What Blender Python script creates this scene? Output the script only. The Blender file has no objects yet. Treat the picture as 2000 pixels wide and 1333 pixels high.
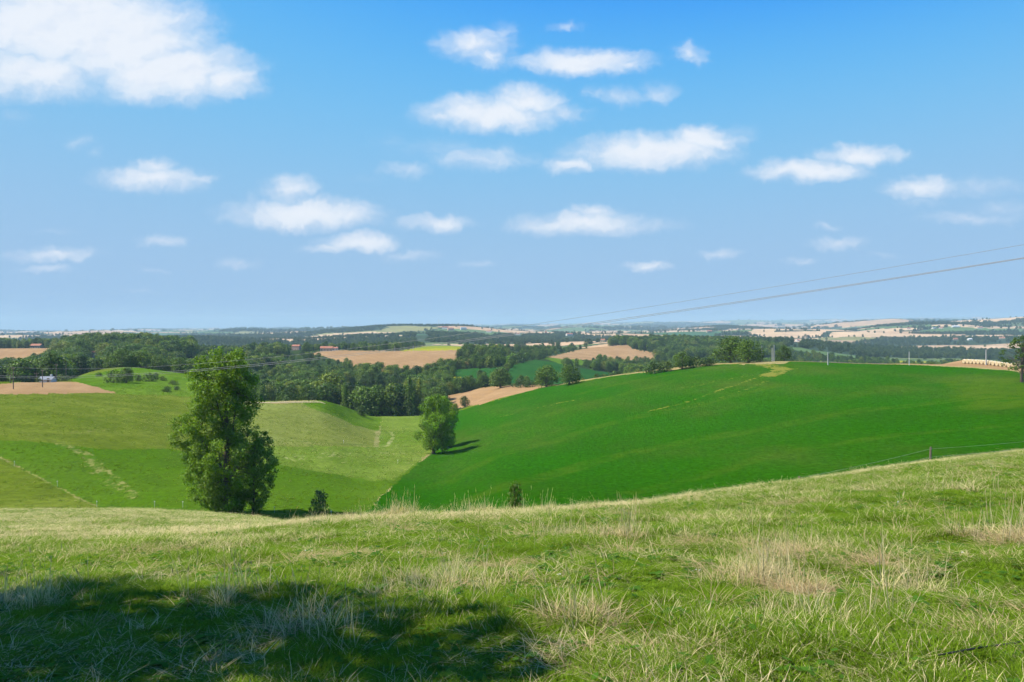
import bpy, math, random
import numpy as np
R = math.radians
rng = np.random.default_rng(7)
random.seed(7)

# ------------------------------------------------------------------ camera, sky, sun, exposure
F, CX, HY = 1556.0, 1000.0, 628.0           # focal length in photo pixels, centre column, eye-level row
scene = bpy.context.scene
C = scene.collection
cam_d = bpy.data.cameras.new('camera'); cam = bpy.data.objects.new('camera', cam_d); C.objects.link(cam)
cam.location = (0, 0, 0); cam.rotation_euler = (R(90), 0, 0)
cam_d.sensor_width = 36; cam_d.lens = 36 * F / 2000; cam_d.shift_y = -(666.5 - HY) / 2000
cam_d.clip_start = 0.1; cam_d.clip_end = 80000
scene.camera = cam
HAZE = 9.5e-5
ALB = .80

SUN_EL, SUN_AZ = 54.0, 10.0                 # elevation; degrees behind straight left
TO_SUN = np.array([-math.cos(R(SUN_EL)) * math.cos(R(SUN_AZ)), -math.cos(R(SUN_EL)) * math.sin(R(SUN_AZ)), math.sin(R(SUN_EL))])
sun_d = bpy.data.lights.new('sun', 'SUN'); sun_d.energy = 5.0; sun_d.angle = R(0.5); sun_d.color = (1, 0.93, 0.80)
sun = bpy.data.objects.new('sun', sun_d); C.objects.link(sun)
from mathutils import Vector
sun.rotation_euler = Vector(TO_SUN).to_track_quat('Z', 'Y').to_euler(); sun.location = (-60, -20, 90)

scene.view_settings.view_transform = 'Standard'; scene.view_settings.look = 'None'
scene.view_settings.exposure = 0.85; scene.view_settings.gamma = 1.0; scene.view_settings.use_curve_mapping = False
scene.cycles.use_denoising = True
scene.cycles.use_adaptive_sampling = True; scene.cycles.adaptive_threshold = .03
scene.cycles.max_bounces = 4; scene.cycles.diffuse_bounces = 2; scene.cycles.transmission_bounces = 2
scene.cycles.volume_bounces = 2; scene.cycles.transparent_max_bounces = 4
scene.cycles.caustics_reflective = False; scene.cycles.caustics_refractive = False

class NT:
    """tiny node-tree helper"""
    def __init__(s, t): s.t = t; s.n = t.nodes; s.l = t.links
    def add(s, typ, ins=(), **props):
        n = s.n.new(typ)
        for k, v in props.items(): setattr(n, k, v)
        it = ins.items() if isinstance(ins, dict) else enumerate(ins)
        for k, v in it:
            if v is None: continue
            if isinstance(v, bpy.types.NodeSocket): s.l.new(v, n.inputs[k])
            else: n.inputs[k].default_value = v
        return n
    def math(s, op, a, b=None, c=None, clamp=False):
        return s.add('ShaderNodeMath', (a, b, c), operation=op, use_clamp=clamp).outputs[0]
    def vm(s, op, a, b=None):
        n = s.add('ShaderNodeVectorMath', (a, b), operation=op)
        return n.outputs['Value'] if op in ('LENGTH', 'DOT_PRODUCT') else n.outputs[0]
    def mix(s, fac, a, b, blend='MIX'):
        n = s.n.new('ShaderNodeMix'); n.data_type = 'RGBA'; n.blend_type = blend
        for i, v in ((0, fac), (6, a), (7, b)):
            if isinstance(v, bpy.types.NodeSocket): s.l.new(v, n.inputs[i])
            else: n.inputs[i].default_value = (*v, 1) if isinstance(v, tuple) and len(v) == 3 else v
        return n.outputs[2]
    def noise(s, vec, scale, detail=4, rough=.55, out=0):
        return s.add('ShaderNodeTexNoise', {'Vector': vec, 'Scale': scale, 'Detail': detail, 'Roughness': rough}).outputs[out]
    def ramp(s, v, lo, hi, smooth=True):
        n = s.add('ShaderNodeMapRange', {0: v, 1: lo, 2: hi, 3: 0., 4: 1.}); n.clamp = True
        if smooth: n.interpolation_type = 'SMOOTHSTEP'
        return n.outputs[0]

# clouds: soft lumps given as (column, row, half width, half height, weight) in hundreds of photo pixels of the sky's angle
CLOUDS = [
 (120,40,230,105,1.2),(70,140,190,62,.85),(330,140,170,62,1.15),(235,75,190,110,1.1),(440,160,80,36,.9),(500,178,50,18,.35),(30,40,120,120,.9),
 (925,88,85,38,.72),(965,110,52,32,.62),(985,60,28,26,.3),(1145,120,140,30,.95),(1230,125,50,22,.6),
 (960,222,150,38,.98),(1030,195,85,34,.9),(1105,222,50,22,.45),(860,232,50,20,.6),
 (1345,103,34,24,.5),(1365,118,22,18,.35),(1215,188,70,22,.34),(1285,180,50,24,.4),(1165,180,30,16,.3),
 (1270,296,180,38,.95),(1370,274,95,30,.95),(1120,322,70,22,.6),(1440,255,50,16,.25),
 (945,312,120,25,.46),(790,335,60,17,.4),(860,295,120,36,.2),(985,295,50,22,.25),(770,275,60,20,.15),
 (1580,332,120,24,.85),(1680,303,95,24,.9),(1800,367,90,24,.72),(1930,362,110,24,.3),
 (1890,425,100,16,.42),(1960,408,100,24,.25),(1800,395,60,16,.2),
 (300,350,120,28,.7),(305,326,48,22,.6),(225,355,40,14,.4),(395,348,40,14,.45),
 (600,420,160,32,.9),(568,375,60,34,.7),(690,418,78,26,.7),(492,395,22,24,.3),(450,415,60,14,.2),
 (850,434,80,17,.72),(830,426,28,14,.5),(702,475,84,22,.9),(640,485,60,12,.5),(800,500,70,14,.36),
 (1130,437,150,24,.75),(1160,418,55,20,.6),(1240,440,110,16,.4),
 (105,497,105,17,.55),(90,525,70,10,.36),(320,468,55,14,.45),(1265,519,56,12,.75),
 (1635,477,64,13,.5),(1620,446,34,9,.3),(1405,494,40,11,.42),(1565,511,34,8,.36),(1730,500,60,8,.2),
 (945,518,50,9,.32),(465,515,50,11,.3),(295,523,40,8,.28),(150,280,34,18,.24),(178,303,20,16,.2),(25,228,40,18,.2),
 (1105,52,50,11,.3),(110,450,60,9,.18),(290,572,60,6,.18),(80,575,60,6,.14),(720,350,70,14,.12)]

def build_world():
    w = bpy.data.worlds.new('World'); scene.world = w; w.use_nodes = True
    w.cycles.sampling_method = 'MANUAL'; w.cycles.sample_map_resolution = 256
    w.node_tree.nodes.clear(); T = NT(w.node_tree)
    tc = T.add('ShaderNodeTexCoord').outputs['Generated']
    sky = T.add('ShaderNodeTexSky', sky_type='NISHITA', sun_disc=False, sun_elevation=R(SUN_EL),
                sun_rotation=R(360 - 90 - SUN_AZ), altitude=250, air_density=.7, dust_density=0., ozone_density=3.)
    # the film's rendering of the blue: one tone curve per channel for the whole sky
    rgb = T.add('ShaderNodeSeparateColor', (sky.outputs[0],)).outputs
    x = [T.math('MULTIPLY', T.math('POWER', T.math('MULTIPLY', rgb[k], .111), pw), mul) for k, (mul, pw) in enumerate(SKY_CURVE)]
    def shoulder(v, top, x0, w):
        e = T.math('EXPONENT', T.math('DIVIDE', T.math('SUBTRACT', x0, v), w))
        return T.math('MAXIMUM', T.math('MULTIPLY', v, .9), T.math('MULTIPLY', T.math('SUBTRACT', 1., e), top))
    r_ = T.math('MINIMUM', shoulder(x[0], .36, .066, .042), .36); g_ = T.math('MINIMUM', shoulder(x[1], .56, .346, .026), .56)
    b_ = T.math('MULTIPLY', T.math('MULTIPLY_ADD', r_, -.42, .965), T.math('MINIMUM', T.math('DIVIDE', x[2], .82), 1.))
    ch = [T.math('MULTIPLY', c, 5.53) for c in (r_, g_, b_)]
    skyc = T.add('ShaderNodeCombineColor', ch).outputs[0]
    clear = T.add('ShaderNodeBackground', {'Color': skyc, 'Strength': 0.1}).outputs[0]
    sep = T.add('ShaderNodeSeparateXYZ', (tc,)).outputs
    ay = T.math('MAXIMUM', T.math('ABSOLUTE', sep[1]), .02)
    px = T.math('MULTIPLY_ADD', T.math('DIVIDE', sep[0], ay), F / 100, CX / 100)
    py = T.math('MULTIPLY_ADD', T.math('DIVIDE', sep[2], ay), -F / 100, HY / 100)
    P = T.add('ShaderNodeCombineXYZ', (px, py, 0.)).outputs[0]
    def warp(P, scale, amp):
        n = T.noise(P, scale, 3, .6, 1)
        d = T.vm('MULTIPLY', T.vm('SUBTRACT', n, (.5, .5, .5)), (amp * 1.5, amp * .8, 0.))
        return T.vm('ADD', P, d)
    def tile(x0, x1, y0, y1):
        W = warp(warp(P, 1.3, .55), 4.5, .20)
        acc = None
        for cx, cy, rx, ry, wt in CLOUDS:
            if cx + rx * 1.3 < x0 - 60 or cx - rx * 1.3 > x1 + 60 or cy + ry * 1.3 < y0 - 35 or cy - ry * 1.3 > y1 + 35: continue
            m = T.vm('MULTIPLY', T.vm('SUBTRACT', W, (cx / 100, cy / 100, 0.)), (100 / (rx * 1.25), 100 / (ry * 1.3), 0.))
            v = T.math('MULTIPLY_ADD', T.vm('LENGTH', m), -wt, wt)
            acc = v if acc is None else T.math('MAXIMUM', acc, v)
        squash = T.vm('MULTIPLY', W, (1., 1.7, 1.))
        fb = T.noise(squash, 1.3, 7, .60)
        fs = T.noise(T.vm('ADD', squash, (-.10, -.22, 0.)), 1.3, 3, .56)
        val = T.math('ADD', acc, T.math('MULTIPLY', T.math('SUBTRACT', fb, .5), .62))
        alpha = T.math('MULTIPLY', T.math('MULTIPLY', T.ramp(val, -.12, .84), T.ramp(acc, .0, .26)), .96)
        lit = T.math('ADD', T.ramp(val, .0, .7), T.math('MULTIPLY', T.math('SUBTRACT', fb, fs), 1.8), None, True)
        cloudc = T.mix(lit, (3.6, 4.2, 5.15), (4.85, 5.1, 5.5))
        return T.add('ShaderNodeBackground', {'Color': T.mix(alpha, skyc, cloudc), 'Strength': 0.1}).outputs[0]
    def choose(coord, edges, leaves):
        if len(leaves) == 1: return leaves[0]
        h = len(leaves) // 2
        return T.add('ShaderNodeMixShader', (T.math('GREATER_THAN', coord, edges[h - 1] / 100), choose(coord, edges[:h - 1], leaves[:h]), choose(coord, edges[h:], leaves[h:]))).outputs[0]
    xs = [-250, 520, 900, 1400, 2250]; rows = []
    for y0, y1 in ((-160, 250), (250, 395), (395, 600)):
        rows.append(choose(px, xs, [clear] + [tile(xs[i], xs[i + 1], y0, y1) for i in range(4)] + [clear]))
    T.add('ShaderNodeOutputWorld', {'Surface': choose(py, [-160, 250, 395, 600], [clear] + rows + [clear])})
SKY_CURVE = [(.434, .77), (.64, .311), (1.19, .30)]
build_world()

# ------------------------------------------------------------------ small helpers
def mesh_np(name, V, Fs, mat=None, smooth=False, attrs=None):
    """V (n,3); Fs list of (m,k) int arrays; attrs {name: (domain, float array)}"""
    V = np.asarray(V, dtype=np.float32)
    if not isinstance(Fs, list): Fs = [Fs]
    Fs = [np.asarray(f, dtype=np.int32) for f in Fs if len(f)]
    me = bpy.data.meshes.new(name)
    me.vertices.add(len(V)); me.vertices.foreach_set('co', V.ravel())
    nl = sum(f.size for f in Fs); npoly = sum(len(f) for f in Fs)
    me.loops.add(nl); me.polygons.add(npoly)
    me.loops.foreach_set('vertex_index', np.concatenate([f.ravel() for f in Fs]))
    tot = np.concatenate([np.full(len(f), f.shape[1]) for f in Fs])
    me.polygons.foreach_set('loop_start', np.concatenate([[0], np.cumsum(tot)[:-1]]).astype(np.int32))
    me.polygons.foreach_set('use_smooth', np.full(npoly, smooth))
    for k, (dom, arr) in (attrs or {}).items():
        arr = np.asarray(arr, dtype=np.float32)
        if arr.ndim == 2:
            a = me.attributes.new(k, 'FLOAT_COLOR' if arr.shape[1] == 4 else 'FLOAT_VECTOR', dom)
            a.data.foreach_set('color' if arr.shape[1] == 4 else 'vector', arr.ravel())
        else:
            a = me.attributes.new(k, 'FLOAT', dom); a.data.foreach_set('value', arr)
    me.update(calc_edges=True)
    if mat: me.materials.append(mat)
    return me
def obj(name, me, parent=None, link=True):
    o = bpy.data.objects.new(name, me)
    if link: C.objects.link(o)
    if parent: o.parent = parent
    return o
def tag(o, label=None, cat=None, group=None, kind=None):
    if label: o['label'] = label
    if cat: o['category'] = cat
    if group: o['group'] = group
    if kind: o['kind'] = kind
    return o
def empty(name, loc, rz=0.):
    o = bpy.data.objects.new(name, None); C.objects.link(o); o.location = loc; o.rotation_euler = (0, 0, rz)
    o.empty_display_size = .3
    return o
class MB:
    """collects boxes and tubes into one mesh"""
    def __init__(s): s.V = []; s.Q = []; s.n = 0
    def addvf(s, V, Q):
        s.V.append(np.asarray(V, float)); s.Q.append(np.asarray(Q, int) + s.n); s.n += len(V); return s
    def box(s, x0, x1, y0, y1, z0, z1):
        V = [(x, y, z) for x in (x0, x1) for y in (y0, y1) for z in (z0, z1)]
        return s.addvf(V, [(0,1,3,2),(4,6,7,5),(0,4,5,1),(2,3,7,6),(0,2,6,4),(1,5,7,3)])
    def tube(s, pts, rad, k=6, cap=True):
        pts = np.asarray(pts, float); n = len(pts); rad = np.broadcast_to(np.asarray(rad, float), (n,))
        tan = np.gradient(pts, axis=0); tan /= np.linalg.norm(tan, axis=1, keepdims=True) + 1e-9
        ref = np.where(np.abs(tan[:, 2:3]) > .9, [[1., 0, 0]], [[0, 0, 1.]])
        a = np.cross(tan, ref); a /= np.linalg.norm(a, axis=1, keepdims=True) + 1e-9
        b = np.cross(tan, a); th = np.arange(k) / k * 2 * np.pi
        V = pts[:, None] + rad[:, None, None] * (np.cos(th)[None, :, None] * a[:, None] + np.sin(th)[None, :, None] * b[:, None])
        i = np.arange(n - 1)[:, None] * k; j = np.arange(k)[None]; j2 = (j + 1) % k
        Q = np.stack([i + j, i + j2, i + k + j2, i + k + j], -1).reshape(-1, 4)
        s.addvf(V.reshape(-1, 3), Q)
        if cap:
            c = len(V) * k
            for e, ring in ((0, 0), (n - 1, (n - 1) * k)):
                V2 = np.vstack([V[e], pts[e]]); q = [(x, (x + 1) % k, k, k) for x in range(k)]
                s.addvf(V2, [(a_, b_, c_, c_) for a_, b_, c_, _ in q])
        return s
    def mesh(s, name, mat, smooth=False):
        V = np.vstack(s.V); Q = np.vstack(s.Q)
        tri = Q[:, 2] == Q[:, 3]
        return mesh_np(name, V, [Q[~tri], Q[tri][:, :3]], mat, smooth)

# value noise
def _hash(ix, iy, seed):
    h = (ix.astype(np.int64) * 374761393 + iy.astype(np.int64) * 668265263 + seed * 144269) & 0x7fffffff
    h = ((h ^ (h >> 13)) * 1274126177) & 0x7fffffff
    return ((h ^ (h >> 16)) & 0xffff) / 65535.0
def vnoise(x, y, seed=0):
    ix = np.floor(x); iy = np.floor(y); fx = x - ix; fy = y - iy
    fx = fx * fx * (3 - 2 * fx); fy = fy * fy * (3 - 2 * fy)
    ix = ix.astype(np.int64); iy = iy.astype(np.int64)
    a = _hash(ix, iy, seed); b = _hash(ix + 1, iy, seed); c = _hash(ix, iy + 1, seed); d = _hash(ix + 1, iy + 1, seed)
    return (a * (1 - fx) + b * fx) * (1 - fy) + (c * (1 - fx) + d * fx) * fy - .5
def fbm(x, y, seed=0, oct=4):
    s = 0; a = 1.
    for o in range(oct):
        s = s + a * vnoise(x * 2 ** o + 17 * o, y * 2 ** o - 9 * o, seed + o); a *= .5
    return s
def smooth(x, a, b):
    t = np.clip((x - a) / (b - a), 0, 1); return t * t * (3 - 2 * t)

# ------------------------------------------------------------------ the terrain
# Feature lines of the land: for each bearing (photo column) distance and the row at which the ground stands there.
COLS = [-800, 0, 250, 500, 620, 740, 850, 1000, 1250, 1500, 1750, 2000, 2800]
FEAT = [
 # near crest of the meadow
 [(28,1085),(28,1047),(27,1046),(26,1038),(22,1025),(21,1016),(21,1014),(22,1006),(27,985),(35,952),(48,915),(60,884),(90,820)],
 [(118,1010),(118,999),(118,998.5),(100,1011),(75,1040),(60,1045),(55,1045),(55,1040),(60,1020),(65,985),(75,945),(85,905),(120,842)],
 [(135,1005),(132,1006),(132,1005),(132,1003),(132,1004),(128,1010),(115,1018),(100,1008),(100,988),(102,955),(104,918),(106,886),(145,825)],
 [(180,860),(180,860),(182,884),(178,924),(185,930),(195,935),(200,932),(190,903),(190,866),(190,830),(190,797),(180,777),(210,745)],
 [(260,760),(258,774),(255,794),(250,836),(260,842),(270,864),(258,880),(262,848),(265,800),(270,763),(265,741),(235,741),(260,725)],
 [(310,735),(300,748),(330,751),(305,785),(320,783),(378,815),(390,812),(395,772),(385,728),(370,706),(330,714),(275,721),(290,712)],
 [(390,755),(350,768),(400,719),(350,800),(370,800),(410,817),(430,812),(460,757),(430,745),(395,711),(380,724),(320,733),(360,725)],
 [(520,745),(490,765),(500,745),(520,775),(540,772),(545,775),(550,765),(570,742),(600,745),(560,748),(560,748),(520,748),(600,738)],
 [(690,720),(700,721),(640,708),(700,722),(680,740),(680,730),(690,722),(680,714),(800,728),(800,730),(800,737),(800,737),(900,732)],
 [(950,683),(950,683),(800,684),(900,691),(900,688),(900,687),(900,685),(950,690),(1010,704),(1050,705),(1100,712),(1100,717),(1200,715)],
 [(1400,685),(1400,685),(1400,692),(1400,688),(1500,684),(1500,678),(1450,674),(1450,680),(1350,669),(1350,672),(1700,690),(1800,690),(1900,690)],
 [(2500,672),(2500,672),(2500,672),(2500,671),(2500,670),(2500,668),(2500,664),(2400,672),(2400,675),(2500,672),(2600,662),(2600,656),(2600,652)],
 [(4500,660),(4500,660),(4500,659),(4500,657),(4500,655),(4500,653),(4500,652),(4500,653),(4500,651),(4500,648),(4500,640),(4500,633),(4500,630)],
 [(8000,653),(8000,653),(8000,651),(8000,649),(8000,648),(8000,647),(8000,646),(8000,645),(8000,641),(8000,638),(8000,635),(8000,632),(8000,630)],
 [(15000,651),(15000,651),(15000,648),(15000,645),(15000,644),(15000,642),(15000,640),(15000,638),(15000,634),(15000,630),(15000,627),(15000,625),(15000,624)],
 [(27000,650),(27000,650),(27000,647),(27000,644),(27000,643),(27000,641),(27000,638),(27000,635),(27000,631),(27000,628),(27000,624),(27000,622),(27000,621)],
]
def pchip(xk, yk, x):
    xk = np.asarray(xk, float); yk = np.asarray(yk, float); x = np.asarray(x, float)
    h = np.diff(xk); d = np.diff(yk) / h
    m = np.zeros_like(yk); m[0] = d[0]; m[-1] = d[-1]
    w1 = 2 * h[1:] + h[:-1]; w2 = h[1:] + 2 * h[:-1]
    same = d[:-1] * d[1:] > 0
    with np.errstate(divide='ignore', invalid='ignore'):
        mm = (w1 + w2) / (w1 / d[:-1] + w2 / d[1:])
    m[1:-1] = np.where(same, mm, 0)
    i = np.clip(np.searchsorted(xk, x) - 1, 0, len(xk) - 2)
    t = (x - xk[i]) / h[i]
    t2 = t * t; t3 = t2 * t
    return (2*t3-3*t2+1)*yk[i] + (t3-2*t2+t)*h[i]*m[i] + (-2*t3+3*t2)*yk[i+1] + (t3-t2)*h[i]*m[i+1]

for k, f in enumerate(FEAT):                    # one more bearing, where the bales stand on the crest
    f.insert(11, {5: (292, 715.5), 6: (318, 708.5)}.get(k, (float(pchip(COLS, [c[0] for c in f], 1890)), float(pchip(COLS, [c[1] for c in f], 1890)))))
COLS.insert(11, 1890)
for k, f in enumerate(FEAT):
    f.insert(3, {5: (330, 757), 6: (395, 734)}.get(k, (float(pchip(COLS, [c[0] for c in f], 372)), float(pchip(COLS, [c[1] for c in f], 372)))))
COLS.insert(3, 372)
FEAT[5][13] = (262, 722); FEAT[6][13] = (289, 716.5)
U = np.concatenate([np.linspace(-1.15, -.70, 24)[:-1], np.linspace(-.70, .70, 760), np.linspace(.70, 1.15, 24)[1:]])
_px = CX + F * U
def dspace():
    D = [1.2]
    while D[-1] < 27000:
        d = D[-1]
        k = .03 if d < 40 else .012 if d < 95 else .0062 if d < 450 else .008 if d < 1000 else .011 if d < 6000 else .022
        D.append(d * (1 + k))
    D[-1] = 27000.
    return np.array(D)
DD = dspace()
fD = np.array([pchip(COLS, [c[0] for c in f], _px) for f in FEAT])
fY = np.array([pchip(COLS, [c[1] for c in f], _px) for f in FEAT])
def near_plane(X, Y): return -1.43 - .09 * Y + .03 * X - .004 * np.maximum(Y, 0) ** 1.5
Z = np.zeros((len(U), len(DD)))
for i, u in enumerate(U):
    Dk = np.concatenate([[0., 4., 10.], fD[:, i]])
    zk = -(fY[:, i] - HY) / F * fD[:, i]
    z4 = -1.81 + .03 * 4 * u; z10 = -2.86 + .045 * 10 * u
    Z[i] = pchip(Dk, np.concatenate([[-1.43], [z4, z10], zk]), DD)
XX = U[:, None] * DD[None]; YY = np.broadcast_to(DD[None], XX.shape)
# relief on top of the smooth land
Z += fbm(XX / 30, YY / 30, 3, 3) * .9 * smooth(YY, 60, 160) * (1 - smooth(YY, 380, 500))
Z += fbm(XX / 7, YY / 7, 5, 3) * .16 * smooth(YY, 90, 150) * (1 - smooth(YY, 380, 500)) * (XX / YY < -.05)
Z += fbm(XX / 2.2, YY / 2.2, 9, 2) * .10 * (1 - smooth(YY, 60, 110)) * smooth(YY, 3, 9)
Z += fbm(XX / .75, YY / .75, 11, 2) * .085 * (1 - smooth(YY, 25, 50)) * smooth(YY, 2.5, 5)
_ph = (-.34 * XX + .94 * YY) / 34.0 + .8 * fbm(XX / 90, YY / 90, 12, 2)
Z += np.sin(_ph) * .8 * smooth(YY, 110, 170) * (1 - smooth(YY, 330, 375)) * smooth(XX / YY, -.06, .06)
hill_amp = 26 * smooth(YY, 1300, 2300) + 16 * smooth(YY, 3500, 8000) + 20 * smooth(YY, 9000, 18000)
Z += fbm(XX / 900 + 3, YY / 700, 21, 4) * hill_amp * 1.6
for hx, hD, rows, sx, sd in [(770,3600,11,300,420),(1790,3500,20,330,330),(1980,4000,20,420,380),(310,2600,7,420,400),(1430,4800,11,350,300),(1600,3000,11,300,250),(1330,3100,8,280,260),(500,5000,9,500,300),(1060,5600,8,500,350),(940,3300,7,220,220),(1180,2900,6,260,220),(1700,5600,10,500,350),(60,3400,7,400,280),
                             (1060,2700,6,250,330),(870,6800,8,300,500),(560,4200,4,400,300),(1570,3300,6,400,300),(190,5200,6,500,400)]:
    hX = (hx - CX) / F * hD
    Z += rows / F * hD * np.exp(-((XX - hX) / sx) ** 2 - ((YY - hD) / sd) ** 2)
PY = HY - F * Z / YY                                    # photo row of every grid point
lnD = np.log(DD)
def zat(X, Y):
    X = np.asarray(X, float); Y = np.asarray(Y, float)
    Yc = np.maximum(Y, 1.21)
    i = np.interp(X / Yc, U, np.arange(len(U))); j = np.interp(np.log(Yc), lnD, np.arange(len(DD)))
    i0 = np.clip(i.astype(int), 0, len(U) - 2); j0 = np.clip(j.astype(int), 0, len(DD) - 2); a = i - i0; b = j - j0
    z = (Z[i0, j0] * (1 - a) + Z[i0 + 1, j0] * a) * (1 - b) + (Z[i0, j0 + 1] * (1 - a) + Z[i0 + 1, j0 + 1] * a) * b
    return np.where(Y < 1.5, near_plane(X, Y), z)
def hit(px, py, dmin=0, dmax=1e9):
    """where on the land one looks at that column and row"""
    i = int(np.clip(np.round(np.interp((px - CX) / F, U, np.arange(len(U)))), 0, len(U) - 1))
    row = PY[i]; ok = (DD >= dmin) & (DD <= dmax)
    c = np.where(ok & (row <= py))[0]
    if len(c) == 0:
        k = np.where(ok)[0]; c = [k[np.argmin(row[k])]]
    D = DD[c[0]]; X = (px - CX) / F * D
    return np.array([X, D, float(zat(X, D))])
def at(px, D):
    X = (px - CX) / F * D; return np.array([X, D, float(zat(X, D))])

def inpoly(px, py, poly):
    r = np.zeros(np.shape(px), bool); n = len(poly)
    for k in range(n):
        x1, y1 = poly[k]; x2, y2 = poly[(k + 1) % n]
        if y1 == y2: continue
        c = ((y1 > py) != (y2 > py)) & (px < (x2 - x1) * (py - y1) / (y2 - y1) + x1)
        r ^= c
    return r

# regions -------------------------------------------------------------
NU, ND = len(U) - 1, len(DD) - 1
uc = (U[:-1] + U[1:]) / 2; dc = np.sqrt(DD[:-1] * DD[1:])
fx = np.broadcast_to((CX + F * uc)[:, None], (NU, ND)); fd = np.broadcast_to(dc[None], (NU, ND))
fX = (fx - CX) / F * fd
fy = (PY[:-1, :-1] + PY[1:, :-1] + PY[:-1, 1:] + PY[1:, 1:]) / 4
jx = fx + fbm(fX / 3.0, fd / 3.0, 41, 3) * 260 / np.maximum(fd, 60) * 6     # edges wander a little
jy = fy + fbm(fX / 3.0, fd / 3.0, 43, 3) * 2.4 + fbm(fX / 14.0, fd / 14.0, 44, 2) * 7 * (fd < 260) * (fx < 640)
REG = np.zeros((NU, ND), np.int32)
NAMES = ['wood_floor', 'meadow', 'crop_field', 'lush_grass', 'pasture', 'valley_grass', 'stubble_field', 'hill_grass', 'green_field', 'sunflower_field', 'dry_verge', 'hills', 'mown_grass']
ID = {n: i for i, n in enumerate(NAMES)}
def paint(name, poly, d0, d1):
    REG[inpoly(jx, jy, poly) & (fd > d0) & (fd < d1)] = ID[name]
dm = np.interp(fx, [-800, 500, 600, 660, 700, 850, 1000, 1250, 1500, 1750, 2000, 2800], [124, 124, 122, 110, 62, 57, 57, 62, 67, 77, 87, 122])
REG[(fd < 420)] = ID['pasture']
paint('valley_grass', [(480,905),(500,870),(640,868),(740,872),(745,812),(900,800),(900,1030),(560,1030),(480,960)], 95, 400)
paint('mown_grass', [(430,840),(470,868),(560,872),(640,872),(737,874),(742,835),(640,800),(560,770),(505,770)], 150, 345)
paint('lush_grass', [(-900,860),(0,857),(60,860),(150,873),(220,877),(330,876),(500,908),(560,906),(650,926),(720,940),(770,938),(835,890),(700,1030),(600,1060),(-900,1060)], 100, 330)
paint('pasture', [(-900,880),(0,893),(60,925),(125,960),(195,993),(190,1040),(-900,1040)], 100, 260)
paint('dry_verge', [(800,925),(836,885),(842,890),(800,938),(770,968),(716,1008),(705,1008),(760,955)], 100, 300)
paint('hill_grass', [(585,781),(640,780),(700,798),(745,818),(740,843),(700,832),(650,812),(600,795)], 230, 400)
paint('dry_verge', [(515,790),(545,784),(600,779),(640,781),(600,784),(540,790)], 270, 345)
cropleft = [(700,1060),(700,1012),(738,978),(778,940),(818,906),(842,888),(860,852),(880,815),(893,801),(960,785),(1055,757)]
paint('crop_field', cropleft + [(1150,744),(1220,729),(1300,716),(1400,703),(1480,700),(1560,700),(1620,705),(3300,600),(3300,1400),(700,1400)], 55, 396)
crest_D = np.interp(fx, [1055, 1250, 1500, 1750, 1890, 2000, 2800], [400, 383, 372, 331, 295, 264, 292])
REG[(fx > 1055) & (fd > crest_D - 3) & (fd < 420)] = ID['dry_verge']
paint('dry_verge', [(1225,731),(1300,718),(1400,707),(1480,700),(1560,700),(1530,712),(1490,711),(1400,712),(1330,721)], 330, 400)
REG[(fx > 1540) & (fx < 1900) & (fd > crest_D + 6) & (fd < 430)] = ID['green_field']
REG[(fx > 1700) & (fd > crest_D + 2) & (fd < 420)] = ID['stubble_field']
paint('stubble_field', [(-900,690),(-400,735),(0,751),(60,745),(125,739),(190,757),(232,768),(0,770.5),(-900,770)], 240, 330)
paint('hill_grass', [(126,740),(180,731),(270,712),(400,722),(430,775),(232,770),(190,757)], 240, 430)
REG[fd < dm] = ID['meadow']
mid = (fd >= 420) & (fd < 1250)
REG[mid] = ID['wood_floor']
MIDF = [
 ('stubble_field', [(-500,770),(0,724),(60,703),(106,688),(104,678),(60,679),(0,680),(-500,680)], 600, 1000),
 ('stubble_field', [(600,692),(640,684),(700,685),(780,686),(905,678),(912,690),(880,710),(850,732),(800,742),(740,740),(680,712),(640,698)], 560, 960),
 ('sunflower_field', [(780,686),(840,674),(900,668),(915,684)], 880, 1300),
 ('stubble_field', [(868,700),(965,704),(960,714),(880,713)], 560, 900),
 ('green_field', [(885,722),(985,717),(990,738),(920,741),(880,735)], 480, 800),
 ('sunflower_field', [(875,735),(915,740),(905,752),(870,746)], 480, 700),
 ('green_field', [(980,748),(1000,714),(1055,701),(1100,712),(1125,752)], 440, 800),
 ('hill_grass', [(960,712),(1000,690),(1030,697),(1000,712)], 500, 1000),
 ('green_field', [(1135,708),(1180,712),(1230,735),(1160,752),(1130,748)], 430, 760),
 ('hill_grass', [(1060,700),(1130,700),(1150,712),(1110,716)], 550, 1000),
 ('stubble_field', [(1070,698),(1180,672),(1225,670),(1235,682),(1290,692),(1300,700),(1240,706),(1100,702)], 850, 1340),
 ('hill_grass', [(585,760),(628,766),(622,786),(590,786)], 420, 640),
 ('hill_grass', [(500,728),(585,728),(585,742),(500,742)], 560, 760),
 ('hill_grass', [(350,700),(392,700),(392,735),(350,735)], 480, 760),
 ('stubble_field', [(900,671),(950,664),(975,670),(970,680),(915,682)], 1000, 1250),
 ('green_field', [(1690,712),(1800,720),(1790,730),(1690,728)], 420, 900),
 ('sunflower_field', [(1740,700),(1830,704),(1830,711),(1740,708)], 700, 1300),
 ('stubble_field', [(1860,705),(1985,690),(1985,705),(1900,712)], 600, 1300),
]
for n, p, a, b in MIDF: paint(n, p, a, b)
paint('stubble_field', [(866,802),(866,770),(960,755),(1057,752),(1057,757.5),(960,786)], 391, 520)
paint('stubble_field', [(745,779),(778,772),(778,799),(755,799)], 420, 640)
REG[fd >= 1250] = ID['hills']

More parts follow.
